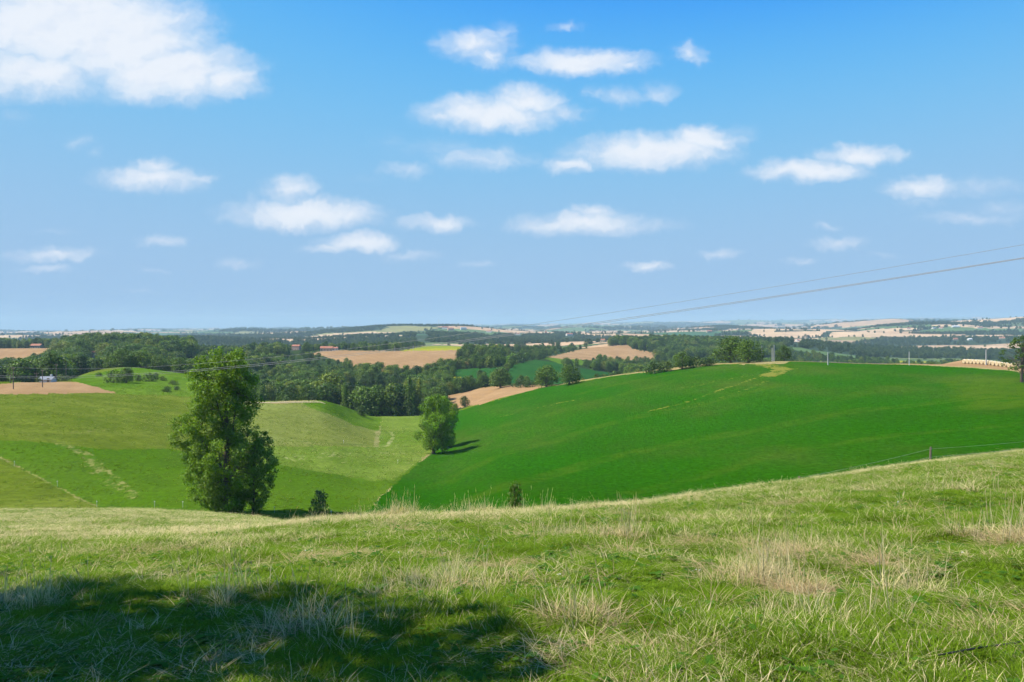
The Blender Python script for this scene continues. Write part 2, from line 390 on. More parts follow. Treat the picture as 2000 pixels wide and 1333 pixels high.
# far patchwork of fields and woods (cells of a jittered lattice, stretched across the view)
def patchwork(X, Y):
    s = np.where(Y > 5200, 420., 230.)
    gx = X / (s * 1.7) + .3 * fbm(X / 700, Y / 700, 61, 2); gy = Y / (s * 1.0) + .35 * fbm(X / 600, Y / 600, 63, 2)
    ix = np.floor(gx).astype(np.int64); iy = np.floor(gy).astype(np.int64)
    b1 = np.full(X.shape, 9.); b2 = np.full(X.shape, 9.); h = np.zeros(X.shape)
    for ox in (-1, 0, 1):
        for oy in (-1, 0, 1):
            jx_, jy_ = ix + ox, iy + oy
            d = np.hypot(jx_ + .1 + .8 * _hash(jx_, jy_, 5) - gx, jy_ + .1 + .8 * _hash(jx_, jy_, 6) - gy)
            n = _hash(jx_, jy_, 7); first = d < b1
            b2 = np.where(first, b1, np.minimum(b2, d)); h = np.where(first, n, h); b1 = np.where(first, d, b1)
    return h, b2 - b1
WOODBLOBS = [(770,3500,330,130),(800,3560,300,120),(700,3350,150,90),(760,3900,300,120),(850,3700,150,150),(1790,3700,420,330),(1060,2300,330,400),(690,2600,300,250),(640,1900,190,200),(330,1900,330,300),(1380,2000,350,200),(1430,4800,300,250),(100,2300,500,250),(480,3200,260,200),(870,1900,140,120),
             (1650,1750,150,100),(1880,1600,300,200),(1600,1500,220,160),(1800,2350,250,60),(1420,1480,260,150),(1960,2500,260,60)]
CLEAR = [(1500,3200,300,150),(1560,3700,300,120),(1750,2700,230,110),(1830,2000,200,70),(1960,3300,300,120),(745,3480,110,50),(680,3100,200,110),(520,2900,260,120),(1180,4600,300,200),(1330,4300,260,160),(980,4200,240,160),(330,4200,300,200),(420,6000,500,260),(1500,6500,600,300),(1600,2900,240,190),(1690,3250,200,110),(1450,2700,230,200),(1900,2150,170,90),(1940,3900,420,180),(1870,4050,260,160),(560,2500,200,120),(620,2700,170,110),(940,1450,80,90),(1060,3500,240,200),(1290,3300,260,160)]
def wood_mask(X, Y):
    h, e = patchwork(X, Y)
    px = CX + F * X / Y
    w = (h < .17)
    for bx, bd, sx, sd in CLEAR:
        w &= ~((((X - (bx - CX) / F * bd) / sx) ** 2 + ((Y - bd) / sd) ** 2) < 1 + 1.0 * fbm(X / 120, Y / 120, 72, 3))
    for bx, bd, sx, sd in WOODBLOBS:
        w |= (((X - (bx - CX) / F * bd) / sx) ** 2 + ((Y - bd) / sd) ** 2) < 1 + 1.2 * fbm(X / 120, Y / 120, 71, 3)
    return w, (e < .055), h
hm = dc >= 1250
wm, hedge, ch = wood_mask(fX, fd)
PAL = np.array([(.46,.30,.165),(.52,.36,.21),(.40,.27,.16),(.13,.17,.05),(.09,.15,.04),(.22,.21,.07),(.05,.12,.045),(.50,.33,.19)])
sel = (np.clip((ch - .17) / .83, 0, .999) * len(PAL)).astype(int)
far_col = PAL[sel]
for bx, bd, sx, sd in CLEAR:
    m = (((fX - (bx - CX) / F * bd) / sx) ** 2 + ((fd - bd) / sd) ** 2) < 1 + 1.0 * fbm(fX / 120, fd / 120, 72, 3)
    far_col[m & ~hedge] = PAL[1]
far_col[wm | hedge] = (.03, .055, .02)
far_col = ALB * far_col * (1 + .25 * fbm(fX / 60, fd / 60, 81, 3))[..., None]

# attribute: worn / thin places of a surface (tyre tracks, weedy streaks), in plan distance from polylines on the land
def polydist(X, Y, pts):
    best = np.full(X.shape, 1e9)
    for a, b in zip(pts[:-1], pts[1:]):
        d = np.array(b) - np.array(a); L = (d ** 2).sum() + 1e-9
        t = np.clip(((X - a[0]) * d[0] + (Y - a[1]) * d[1]) / L, 0, 1)
        best = np.minimum(best, np.hypot(X - a[0] - t * d[0], Y - a[1] - t * d[1]))
    return best
wear = np.zeros_like(XX)
for pts, w, s, dlo, dhi in [
    ([(742,822),(738,845),(735,872)], 1.3, .8, 150, 420), ([(735,874),(757,872),(768,855),(762,842)], 1.0, .75, 150, 420), ([(500,872),(560,866),(640,868),(737,875)], 1.6, .45, 150, 420),
    ([(560,898),(640,890),(760,888),(830,886)], 4.0, .45, 120, 330), ([(640,905),(720,900),(800,905)], 3.5, .35, 120, 330), ([(777,850),(775,880)], 1.2, .35, 150, 420),
    ([(0,895),(60,925),(125,958),(190,990)], .45, .7, 120, 260), ([(120,868),(160,885),(200,920),(240,955),(262,972)], 2.0, .6, 120, 260), ([(150,905),(190,935),(215,955)], .8, .4, 120, 260),
    ([(0,847),(100,852),(200,842),(340,835)], 2.5, .3, 140, 300), ([(150,820),(250,815),(340,800)], 2.5, -.45, 140, 300), ([(20,790),(150,800),(300,790)], 2.5, -.4, 140, 300),
    ([(560,862),(650,870),(735,872)], 1.5, -.5, 150, 330),
    ([(1265,806),(1330,790),(1400,765),(1470,742),(1560,720)], 1.5, .55, 110, 390), ([(1330,800),(1430,772),(1500,745)], 1.3, .45, 110, 390), ([(1330,760),(1400,745),(1460,735)], 3., .42, 110, 390),
    ([(1050,798),(1090,788),(1130,780)], 2.6, .5, 110, 390), ([(980,814),(995,812)], 2.0, .5, 110, 390), ([(1310,722),(1400,712),(1490,712)], 3.5, .6, 200, 396),
    ([(1490,712),(1530,722),(1500,735)], 5, .9, 200, 396), ([(900,878),(912,876)], 1.5, .6, 110, 390), ([(1920,745),(1960,760),(1995,790)], 14, -.7, 110, 390),
    ([(800,960),(950,900),(1130,845),(1330,800),(1560,745)], 5, -.42, 110, 390), ([(900,985),(1150,905),(1420,850),(1700,800),(1990,770)], 6, -.42, 100, 390), ([(930,850),(1060,815),(1220,770),(1350,735)], 5, -.38, 110, 390),
    ([(1250,960),(1500,890),(1750,850),(1990,830)], 4, -.38, 100, 390), ([(1600,790),(1750,755),(1900,735)], 6, -.38, 100, 390), ([(1130,770),(1250,742),(1400,718)], 5, -.4, 110, 392)]:
    W = [hit(x, y, dlo, dhi)[:2] for x, y in pts]
    m = (YY[0] > dlo) & (YY[0] < dhi)
    d = polydist(XX[:, m], YY[:, m], W)
    e = s * (1 - smooth(d, w * .45, w * 1.3)) * (.75 + .6 * fbm(XX[:, m] / 3, YY[:, m] / 3, 91, 3))
    cur = wear[:, m]; wear[:, m] = np.where(np.abs(e) > np.abs(cur), e, cur)

# ------------------------------------------------------------------ ground materials
def mat(name):
    m = bpy.data.materials.new(name); m.use_nodes = True; m.node_tree.nodes.clear(); return m, NT(m.node_tree)
def finish(T, col, rough=.9, bump=None, spec=.15):
    b = T.add('ShaderNodeBsdfPrincipled', {'Base Color': col, 'Roughness': rough, 'Specular IOR Level': spec})
    if bump is not None: T.l.new(bump, b.inputs['Normal'])
    T.add('ShaderNodeOutputMaterial', {'Surface': b.outputs[0]})
def ground_mat(name, c1, c2, c3, big=.02, midsc=.16, fine=1.3, stretch=(1, 1, 1), bump=.6, bdist=.3, worn=None, lush=None, fineamt=.5, rows=None):
    m, T = mat(name)
    co = T.add('ShaderNodeTexCoord').outputs['Object']
    co = T.vm('MULTIPLY', co, stretch)
    a = T.ramp(T.noise(co, big, 4, .6), .36, .64); b = T.ramp(T.noise(co, midsc, 5, .6), .36, .66); n3 = T.noise(co, fine, 5, .7)
    c1, c2, c3 = [tuple(v * ALB for v in c) for c in (c1, c2, c3)]; worn = worn and tuple(v * ALB for v in worn); lush = lush and tuple(v * ALB for v in lush)
    col = T.mix(a, c1, c2); col = T.mix(T.math('MULTIPLY', b, .65), col, c3)
    if rows:
        rv = T.add('ShaderNodeTexWave', {'Vector': T.vm('ADD', co, T.vm('MULTIPLY', T.noise(co, .01, 2, .5, 1), (14., 14., 0.))), 'Scale': rows[0], 'Distortion': 1.2, 'Detail': 2.}, bands_direction=rows[2]).outputs[0]
        col = T.mix(T.math('MULTIPLY', rv, rows[1]), col, c3)
    f = T.math('MULTIPLY_ADD', T.math('SUBTRACT', n3, .5), fineamt * 3, 1.)
    col = T.vm('MULTIPLY', col, T.add('ShaderNodeCombineXYZ', (f, f, f)).outputs[0])
    if worn:
        at_ = T.add('ShaderNodeAttribute', attribute_name='wear').outputs['Fac']
        nz = T.noise(co, .8, 5, .7)
        k = T.ramp(T.math('ADD', at_, T.math('MULTIPLY', T.math('SUBTRACT', nz, .5), 2.2)), .35, .75)
        k = T.math('MULTIPLY', k, T.ramp(at_, .05, .3))
        col = T.mix(k, col, worn)
        if lush:
            col = T.mix(T.math('MULTIPLY', T.ramp(T.math('MULTIPLY', at_, -1.), .1, .7), .75), col, lush)
    bn = T.add('ShaderNodeBump', {'Strength': bump, 'Distance': bdist, 'Height': T.noise(co, fine * .7, 6, .75)}).outputs[0]
    finish(T, col, .95, bn, 0.)
    return m
MATS = {
 'meadow': ground_mat('meadow_soil', (.075,.125,.015), (.13,.15,.03), (.04,.075,.010), .25, 1.2, 9, bump=.8, bdist=.08),
 'crop_field': ground_mat('clover_crop', (.022,.100,.002), (.064,.120,.012), (.020,.116,.001), .013, .06, 1.1, (1, .55, 1), 1., .9, rows=(.011, .55, 'DIAGONAL'), worn=(.21,.215,.035), lush=(.080,.145,.008), fineamt=.55),
 'lush_grass': ground_mat('lush_grass', (.062,.138,.005), (.092,.162,.012), (.048,.112,.005), .03, .12, 1.2, (1, .6, 1), .9, .3, worn=(.23,.235,.07), lush=(.03,.10,.01)),
 'pasture': ground_mat('grazed_pasture', (.105,.152,.012), (.145,.185,.024), (.078,.118,.008), .022, .12, .9, (.55, 1.2, 1), 1., .5, worn=(.30,.27,.11), lush=(.055,.12,.012), fineamt=.5),
 'mown_grass': ground_mat('mown_grass', (.175,.205,.04), (.20,.235,.06), (.14,.17,.03), .022, .12, .9, (.55, 1.2, 1), 1., .5, worn=(.30,.27,.11), lush=(.07,.13,.014), fineamt=.5),
 'valley_grass': ground_mat('valley_grass', (.115,.19,.018), (.16,.215,.035), (.09,.15,.014), .03, .14, 1.0, (1, .5, 1), .8, .3, worn=(.29,.30,.11), lush=(.08,.15,.02)),
 'stubble_field': ground_mat('cut_stubble', (.325,.205,.10), (.38,.25,.13), (.27,.165,.08), .012, .05, .5, (1, .5, 1), .6, .3, fineamt=.16, rows=(.055, .34, 'DIAGONAL')),
 'hill_grass': ground_mat('hill_grass', (.08,.165,.008), (.12,.195,.02), (.06,.12,.008), .03, .14, .6, bump=.9, bdist=.4),
 'green_field': ground_mat('dark_green_crop', (.018,.085,.016), (.028,.10,.018), (.02,.07,.014), .02, .1, .6, bump=.6, bdist=.3),
 'sunflower_field': ground_mat('sunflower_crop', (.30,.30,.02), (.13,.21,.03), (.36,.31,.02), .012, .06, .4, bump=.6, bdist=.3),
 'dry_verge': ground_mat('dry_verge', (.30,.23,.10), (.35,.28,.13), (.15,.17,.04), .06, .3, 1.2, bump=.8, bdist=.2),
 'wood_floor': ground_mat('wood_floor', (.030,.055,.018), (.045,.07,.02), (.022,.04,.012), .03, .15, .8),
}
m, T = mat('far_fields')
col = T.add('ShaderNodeAttribute', attribute_name='fieldcol').outputs['Color']
co = T.add('ShaderNodeTexCoord').outputs['Object']
f = T.math('MULTIPLY_ADD', T.noise(co, .03, 5, .7), .7, .65)
finish(T, T.vm('MULTIPLY', col, T.add('ShaderNodeCombineXYZ', (f, f, f)).outputs[0]))
MATS['hills'] = m

gidx = np.arange(len(U) * len(DD)).reshape(len(U), len(DD))
quads = np.stack([gidx[:-1, :-1], gidx[1:, :-1], gidx[1:, 1:], gidx[:-1, 1:]], -1)
VG = np.stack([XX, YY, Z], -1).reshape(-1, 3)
for name, rid in ID.items():
    q = quads[REG == rid]
    if not len(q): continue
    used, inv = np.unique(q, return_inverse=True); q2 = inv.reshape(-1, 4)
    at_ = {'wear': ('POINT', wear.reshape(-1)[used])}
    if name == 'hills':
        fc = far_col[REG == rid]; at_ = {'fieldcol': ('FACE', np.concatenate([fc, np.ones((len(fc), 1))], 1))}
    V = VG[used]; Fq = [q2]
    if name == 'meadow':            # the hillside goes on round and behind the viewer
        gx, gy = np.meshgrid(np.linspace(-45, 45, 46), np.linspace(-45, 1.6, 26), indexing='ij')
        V2 = np.stack([gx, gy, near_plane(gx, gy) - .01], -1).reshape(-1, 3)
        g2 = np.arange(len(V2)).reshape(gx.shape) + len(V)
        Fq.append(np.stack([g2[:-1, :-1], g2[1:, :-1], g2[1:, 1:], g2[:-1, 1:]], -1).reshape(-1, 4))
        V = np.vstack([V, V2]); at_ = {}
    o = obj(name, mesh_np(name, V, Fq, MATS[name], True, at_))
    tag(o, kind='structure')
# ------------------------------------------------------------------ haze: the summer air over the valleys
hb = MB().box(-36000, 36000, -400, 28500, -560, 130)
m, T = mat('summer_haze')
pv = T.add('ShaderNodeVolumePrincipled', {'Color': (.43, .62, .78, 1), 'Density': HAZE, 'Anisotropy': 0.})
T.add('ShaderNodeOutputMaterial', {'Volume': pv.outputs[0]})
haze = obj('haze', hb.mesh('haze', m)); tag(haze, 'thin blue summer haze over the far countryside', 'haze', kind='stuff')

# ------------------------------------------------------------------ tree building
def leaf_mat(name, ramp, trans=.35, tint=.55):
    """ramp: list of (pos, colour) picked per tree; per-leaf 'tint' varies it"""
    m, T = mat(name)
    rnd = T.add('ShaderNodeObjectInfo').outputs['Random']
    cr = T.n.new('ShaderNodeValToRGB'); T.l.new(rnd, cr.inputs[0])
    e = cr.color_ramp.elements
    while len(e) < len(ramp): e.new(.5)
    for k, (p, c) in enumerate(ramp): e[k].position = p; e[k].color = (*[v * ALB for v in c], 1)
    ti = T.add('ShaderNodeAttribute', attribute_name='tint').outputs['Fac']
    f = T.math('MULTIPLY_ADD', ti, tint * 2, 1 - tint)
    col = T.vm('MULTIPLY', cr.outputs[0], T.add('ShaderNodeCombineXYZ', (f, f, T.math('MULTIPLY', f, .9))).outputs[0])
    d = T.add('ShaderNodeBsdfPrincipled', {'Base Color': col, 'Roughness': .55, 'Specular IOR Level': .25}).outputs[0]
    tr = T.add('ShaderNodeBsdfTranslucent', {'Color': T.vm('MULTIPLY', col, (1.5, 1.45, .6))}).outputs[0]
    T.add('ShaderNodeOutputMaterial', {'Surface': T.add('ShaderNodeMixShader', (trans, d, tr)).outputs[0]})
    return m
def plain(name, col, rough=.8, nscale=None, namt=.3, spec=.3, metal=0.):
    col = tuple(v * ALB for v in col); m, T = mat(name); c = (*col, 1)
    if nscale:
        co = T.add('ShaderNodeTexCoord').outputs['Object']
        f = T.math('MULTIPLY_ADD', T.math('SUBTRACT', T.noise(co, nscale, 5, .65), .5), namt * 3, 1.)
        c = T.vm('MULTIPLY', T.add('ShaderNodeRGB').outputs[0], T.add('ShaderNodeCombineXYZ', (f, f, f)).outputs[0])
        T.n[-1] if False else None
        for n in T.n:
            if n.type == 'RGB': n.outputs[0].default_value = (*col, 1)
    b = T.add('ShaderNodeBsdfPrincipled', {'Base Color': c, 'Roughness': rough, 'Specular IOR Level': spec, 'Metallic': metal})
    T.add('ShaderNodeOutputMaterial', {'Surface': b.outputs[0]}); return m
BARK = plain('bark', (.10, .075, .055), .9, 6, .4)
PALE_BARK = plain('pale_bark', (.42, .38, .32), .9, 6, .2)
L_HERO = leaf_mat('poplar_leaves', [(0, (.15, .26, .010)), (1, (.155, .27, .012))], .36, .5)
L_BRIGHT = leaf_mat('valley_tree_leaves', [(0, (.14, .27, .008)), (1, (.15, .28, .010))], .38, .5)
L_WOOD = leaf_mat('wood_leaves', [(0, (.036, .085, .012)), (.25, (.060, .120, .013)), (.5, (.090, .165, .016)), (.75, (.13, .22, .02)), (1, (.20, .24, .035))], .32, .7)
L_OAK = leaf_mat('oak_leaves', [(0, (.065, .12, .012)), (.5, (.085, .155, .014)), (1, (.11, .19, .015))], .3, .5)
L_BUSH = leaf_mat('bush_leaves', [(0, (.05, .095, .014)), (.6, (.075, .13, .02)), (1, (.10, .15, .022))], .28, .5)
L_FAR = leaf_mat('far_leaves', [(0, (.035, .070, .02)), (.5, (.05, .092, .022)), (1, (.078, .12, .028))], .2, .4)

def unit(v): return v / (np.linalg.norm(v, axis=-1, keepdims=True) + 1e-9)
def cards(P, N, size, r, aspect=.62):
    """diamond leaves centred on P, facing N"""
    n = len(P); t = unit(np.cross(N, r.normal(size=(n, 3)))); b = np.cross(N, t)
    s = np.asarray(size).reshape(-1, 1) * np.ones((n, 1))
    V = np.stack([P - t * s, P - b * s * aspect, P + t * s, P + b * s * aspect], 1).reshape(-1, 3)
    return V, np.arange(n * 4).reshape(n, 4)
def crown_mesh(name, clumps, leaf, per, r, mt, upbias=.35, shell=(.55, 1.08), loose=.42):
    Vs, Qs, Ts, k = [], [], [], 0
    for c, rad in clumps:
        rad = np.broadcast_to(np.asarray(rad, float), (3,))
        n = max(8, int(per * (rad[0] * rad[1] + rad[0] * rad[2]) / 2))
        d = unit(r.normal(size=(n, 3))); rr = r.uniform(shell[0], shell[1], n) ** .8
        lump = 1 + .22 * np.sin(d[:, 0] * 5 + c[0]) * np.cos(d[:, 1] * 4 + c[1] * 2) + .15 * np.sin(d[:, 2] * 7 + c[2])
        P = np.asarray(c) + d * rad * (rr * lump)[:, None]
        N = unit(d * .85 + r.normal(size=(n, 3)) * loose + np.array([0, 0, upbias]))
        V, Q = cards(P, N, leaf * r.uniform(.65, 1.3, n), r)
        Vs.append(V); Qs.append(Q + k); k += len(V)
        Ts.append(np.clip(r.normal(.5, .16) + r.normal(0, .15, n), 0, 1))
    return mesh_np(name, np.vstack(Vs), np.vstack(Qs), mt, False, {'tint': ('FACE', np.concatenate(Ts))})
def limb(mb, a, b, r0, r1, r, n=6, k=5, sagup=.15):
    a = np.asarray(a, float); b = np.asarray(b, float); t = np.linspace(0, 1, n)[:, None]
    L = np.linalg.norm(b - a); pts = a + (b - a) * t
    pts[:, 2] += np.sin(t[:, 0] * np.pi) * L * sagup * r.uniform(-.4, 1)
    pts[1:-1] += r.normal(size=(n - 2, 3)) * L * .025
    mb.tube(pts, np.linspace(r0, r1, n), k, False)
def profile_tree(name, seed, h, prof, ncl, crad, leaf, per, mt, trunk_r, base=.15, bark=BARK, lean=(0, 0), squash=.8, loose=.42, shell=(.55, 1.08), irreg=0.):
    """prof(t) -> crown half-width at relative height t; returns (trunk mesh, crown mesh)"""
    r = np.random.default_rng(seed); mb = MB(); cl = []
    ts = np.linspace(0, 1, 9); wob = np.cumsum(r.normal(size=(9, 2)) * h * .008, 0)
    axis = np.stack([lean[0] * ts ** 1.5 * h + wob[:, 0], lean[1] * ts ** 1.5 * h + wob[:, 1], ts * h * .93 - .35], 1)
    rr = trunk_r * (1 - ts * .93); rr[0] *= 1.5
    mb.tube(axis, rr, 8, False)
    for k in range(ncl):
        t = base + (1 - base) * (k + r.uniform()) / ncl
        a = k * 2.4 + r.uniform(-.6, .6); w = prof(t) * (1 + irreg * math.sin(2 * a + 9 * t + seed) + .7 * irreg * math.sin(17 * t + 3 * a)); q = math.sqrt(r.uniform(.12, 1.))
        ax = np.array([np.interp(t, ts, axis[:, i]) for i in range(2)])
        rc = crad * r.uniform(.7, 1.25) * (.55 + .45 * min(1, w / (crad * 1.5)))
        d = max(0, w - rc * .7) * q
        c = np.array([ax[0] + math.cos(a) * d, ax[1] + math.sin(a) * d, t * h - rc * .3])
        cl.append((c, (rc, rc, rc * squash)))
        t0 = max(.06, t - .06 - .5 * d / h); s = np.array([np.interp(t0, ts, axis[:, i]) for i in range(3)])
        limb(mb, s, c, max(.02, trunk_r * .28 * (1 - t0)), .015 + trunk_r * .03, r, 5, 4)
    return mb.mesh(name + '_trunk', bark, True), crown_mesh(name + '_crown', cl, leaf, per, r, mt, .35, shell, loose)
def round_prof(w, peak=.5, p=2.): return lambda t: w * max(0.12, 1 - abs((t - peak) / (1.02 - peak if t > peak else peak + .05)) ** p) ** .5
PROTO = {}
for i in range(4):
    PROTO['oak%d' % i] = (10., *profile_tree('oak', 100 + i, 10, round_prof([5.4, 4.8, 5.8, 5.0][i], .5), 44, 1.7, .30, 24, L_OAK, .38, .2))
    PROTO['wood%d' % i] = (13., *profile_tree('woodtree', 140 + i, 13, round_prof([4.6, 5.2, 4.2, 4.9][i], .58), 40, 1.9, .38, 15, L_WOOD, .30, .14))
for i in range(3):
    PROTO['poplar%d' % i] = (23., *profile_tree('poplar', 170 + i, 23, lambda t: 3.7 * (1 - t) ** .45 * min(1, .45 + 2.2 * t), 56, 1.7, .38, 15, L_WOOD, .35, .05, squash=1.25))
    PROTO['bush%d' % i] = (3., *profile_tree('bush', 200 + i, 3., round_prof([2.2, 1.8, 2.6][i], .35), 20, .8, .20, 50, L_BUSH, .09, .1))
PROTO['conifer0'] = (16., *profile_tree('conifer', 230, 16, lambda t: 3.6 * (1.03 - t), 60, 1.1, .32, 24, L_WOOD, .28, .06, squash=.6))

def place_tree(name, key, X, Y, h, label, cat, group=None, width=1., rz=None, z=None, leaves=None, sink=0.):
    h0, tm, cm = PROTO[key]; s = h / h0
    e = empty(name, (X, Y, float(zat(X, Y)) - sink if z is None else z), random.uniform(0, 6.28) if rz is None else rz)
    e.scale = (s * width, s * width, s); tag(e, label, cat, group)
    obj('trunk', tm, e); c = obj('crown', cm, e)
    return e

# -------- the big poplar on the valley edge, its crown laid out limb by limb (metres right of / above its foot)
def hero():
    D = 131.; px = D / F; foot = at(442, D); r = np.random.default_rng(5)
    prof = [(990, 438, 30), (965, 445, 68), (935, 447, 84), (905, 443, 94), (880, 436, 94), (850, 428, 92), (825, 414, 88), (800, 425, 74), (775, 430, 74), (750, 434, 70), (725, 435, 62), (700, 436, 56), (682, 437, 42)]
    yy = [p[0] for p in prof][::-1]; cc = [p[1] for p in prof][::-1]; ww = [p[2] for p in prof][::-1]
    mb = MB(); zt = lambda y: (1003 - y) * px
    axis = np.array([(0, 0, -.6), (.1, 0, 1.2), (.3, .1, 4), (0, 0, 8), (.2, 0, 12), (-.1, .2, 16), (.1, 0, 20), (0, 0, 24), (.1, 0, 26.6)])
    mb.tube(axis, [1.05, .72, .6, .5, .42, .33, .22, .12, .04], 12, False)
    for a in np.linspace(0, 6.28, 7)[:-1]: mb.tube([(math.cos(a) * 1.25, math.sin(a) * 1.25, -.5), (math.cos(a) * .6, math.sin(a) * .6, .5), (math.cos(a) * .35, math.sin(a) * .35, 1.6)], [.3, .26, .12], 6, False)
    big = []
    # second leader and a few heavy limbs
    forks = [((.1, 0, 4.5), (3.3, .6, 13.), .3), ((.0, 0, 7.), (-4.2, -.8, 14.), .26), ((.1, 0, 9.), (2.6, -1, 20.), .22), ((0, 0, 11.), (-2.4, .8, 21.5), .2), ((0, 0, 5.), (-5.0, 1.2, 9.5), .22), ((0, 0, 14.), (1.3, .4, 24.5), .15), ((.2, 0, 3.2), (1.5, -3.6, 10), .24), ((.1, 0, 3.6), (-1, 3.8, 11), .24)]
    for a, b, q in forks: limb(mb, a, b, q, .06, r, 8, 7, .1); big.append((np.array(a), np.array(b)))
    cl = []
    for k in range(430):
        y = 682 + (990 - 682) * ((k + r.uniform()) / 430) ** .93
        c0 = np.interp(y, yy, cc); w = np.interp(y, yy, ww) * px
        rc = r.uniform(.6, 1.35) * (.66 + .38 * min(1, w / 5))
        a = k * 2.39996 + r.uniform(-.5, .5); q = r.uniform(.1, 1.) ** .5
        d = max(.1, (w - rc * .65)) * q * (1 + .16 * math.sin(a * 3 + y * .05))
        c = np.array([(c0 - 442) * px + math.cos(a) * d, math.sin(a) * d * .9, zt(y)])
        # open windows through the crown, as between its limbs
        if r.uniform() < .18 and q < .6: continue
        if fbm(np.array(c[0] * .35 + 40), np.array(c[2] * .35 + c[1] * .2), 15, 2) > .42: continue
        cl.append((c, (rc, rc, rc * r.uniform(.75, 1.1))))
        best = min(big + [(np.array((0, 0, max(1.5, c[2] - 4))), np.array((0, 0, max(2., c[2] - 1.5))))], key=lambda s: min(np.linalg.norm(s[0] + (s[1] - s[0]) * t - c) + max(0, (s[0] + (s[1] - s[0]) * t)[2] - c[2]) * 2 for t in (.2, .4, .6, .8, 1)))
        t = min((.2, .4, .6, .8, 1), key=lambda t: np.linalg.norm(best[0] + (best[1] - best[0]) * t - c)); s = best[0] + (best[1] - best[0]) * t
        limb(mb, s, c, .075, .018, r, 6, 4, .12)
    # suckers round the foot
    for k in range(16):
        a = r.uniform(0, 6.28); d = r.uniform(.8, 3.2); cl.append((np.array([math.cos(a) * d + 1.0, math.sin(a) * d, r.uniform(.3, 1.7)]), (.7, .7, .75)))
    e = empty('poplar_tree', foot); tag(e, 'tall leafy poplar tree standing alone at the lower edge of the meadow', 'tree')
    obj('trunk', mb.mesh('hero_trunk', BARK, True), e)
    obj('crown', crown_mesh('hero_crown', cl, .17, 150, r, L_HERO, .3, (.3, 1.15), .6), e)
    # smaller companion close on its right
    f2 = at(494, D + 1.0); mb = MB(); cl = []; r = np.random.default_rng(8)
    mb.tube([(0, 0, -.5), (.2, 0, 3), (.1, 0, 7), (.3, 0, 11)], [.22, .17, .12, .03], 8, False)
    for k in range(70):
        t = (k + r.uniform()) / 70; z = .9 + t * 13.; w = [1.2, 1.9, 2.9, 3.7, 3.4, 2.4, 1.2]; w = np.interp(t, np.linspace(0, 1, 7), w)
        rc = r.uniform(.5, .95); a = k * 2.4; d = max(0, w - rc * .6) * r.uniform(.1, 1) ** .5
        c = np.array([.6 + math.cos(a) * d + (.9 * t), math.sin(a) * d, z]); 
        if r.uniform() < .12: continue
        cl.append((c, (rc, rc, rc * .9))); limb(mb, (.15, 0, max(.5, z - 1.5)), c, .05, .015, r, 5, 4)
    e = empty('young_poplar', f2); tag(e, 'smaller bushy poplar growing close on the right of the tall one', 'tree')
    obj('trunk', mb.mesh('young_trunk', BARK, True), e); obj('crown', crown_mesh('young_crown', cl, .16, 185, r, L_HERO, .3, (.35, 1.1)), e)
hero()

# -------- two trees on the field edge in the valley
def valley_tree(name, px_, py_, dlo, dhi, h, halfw, seed, label, prof, trunk=.4):
    g = hit(px_, py_, dlo, dhi); e = empty(name, g); tag(e, label, 'tree')
    tm, cm = profile_tree(name, seed, h, prof, 64, 1.3, .20, 150, L_BRIGHT, trunk, .1, squash=.95, loose=.6, shell=(.6, 1.12), irreg=.14)
    obj('trunk', tm, e); obj('crown', cm, e)
valley_tree('valley_tree', 847, 887, 200, 300, 18.2, 6, 31, 'bright green tree on the field edge in the valley, the nearer of the pair', lambda t: np.interp(t, [0, .12, .3, .5, .65, .8, .93, 1], [1.5, 4.6, 5.4, 6.0, 6.2, 5.4, 3.6, 1.2]))
valley_tree('valley_tree', 867, 876, 210, 330, 16.5, 5, 33, 'tree just behind the nearer one of the valley pair, on its right', lambda t: np.interp(t, [0, .12, .3, .5, .65, .8, .93, 1], [1.2, 3.4, 4.6, 5.2, 5., 4., 2.6, 1.]))

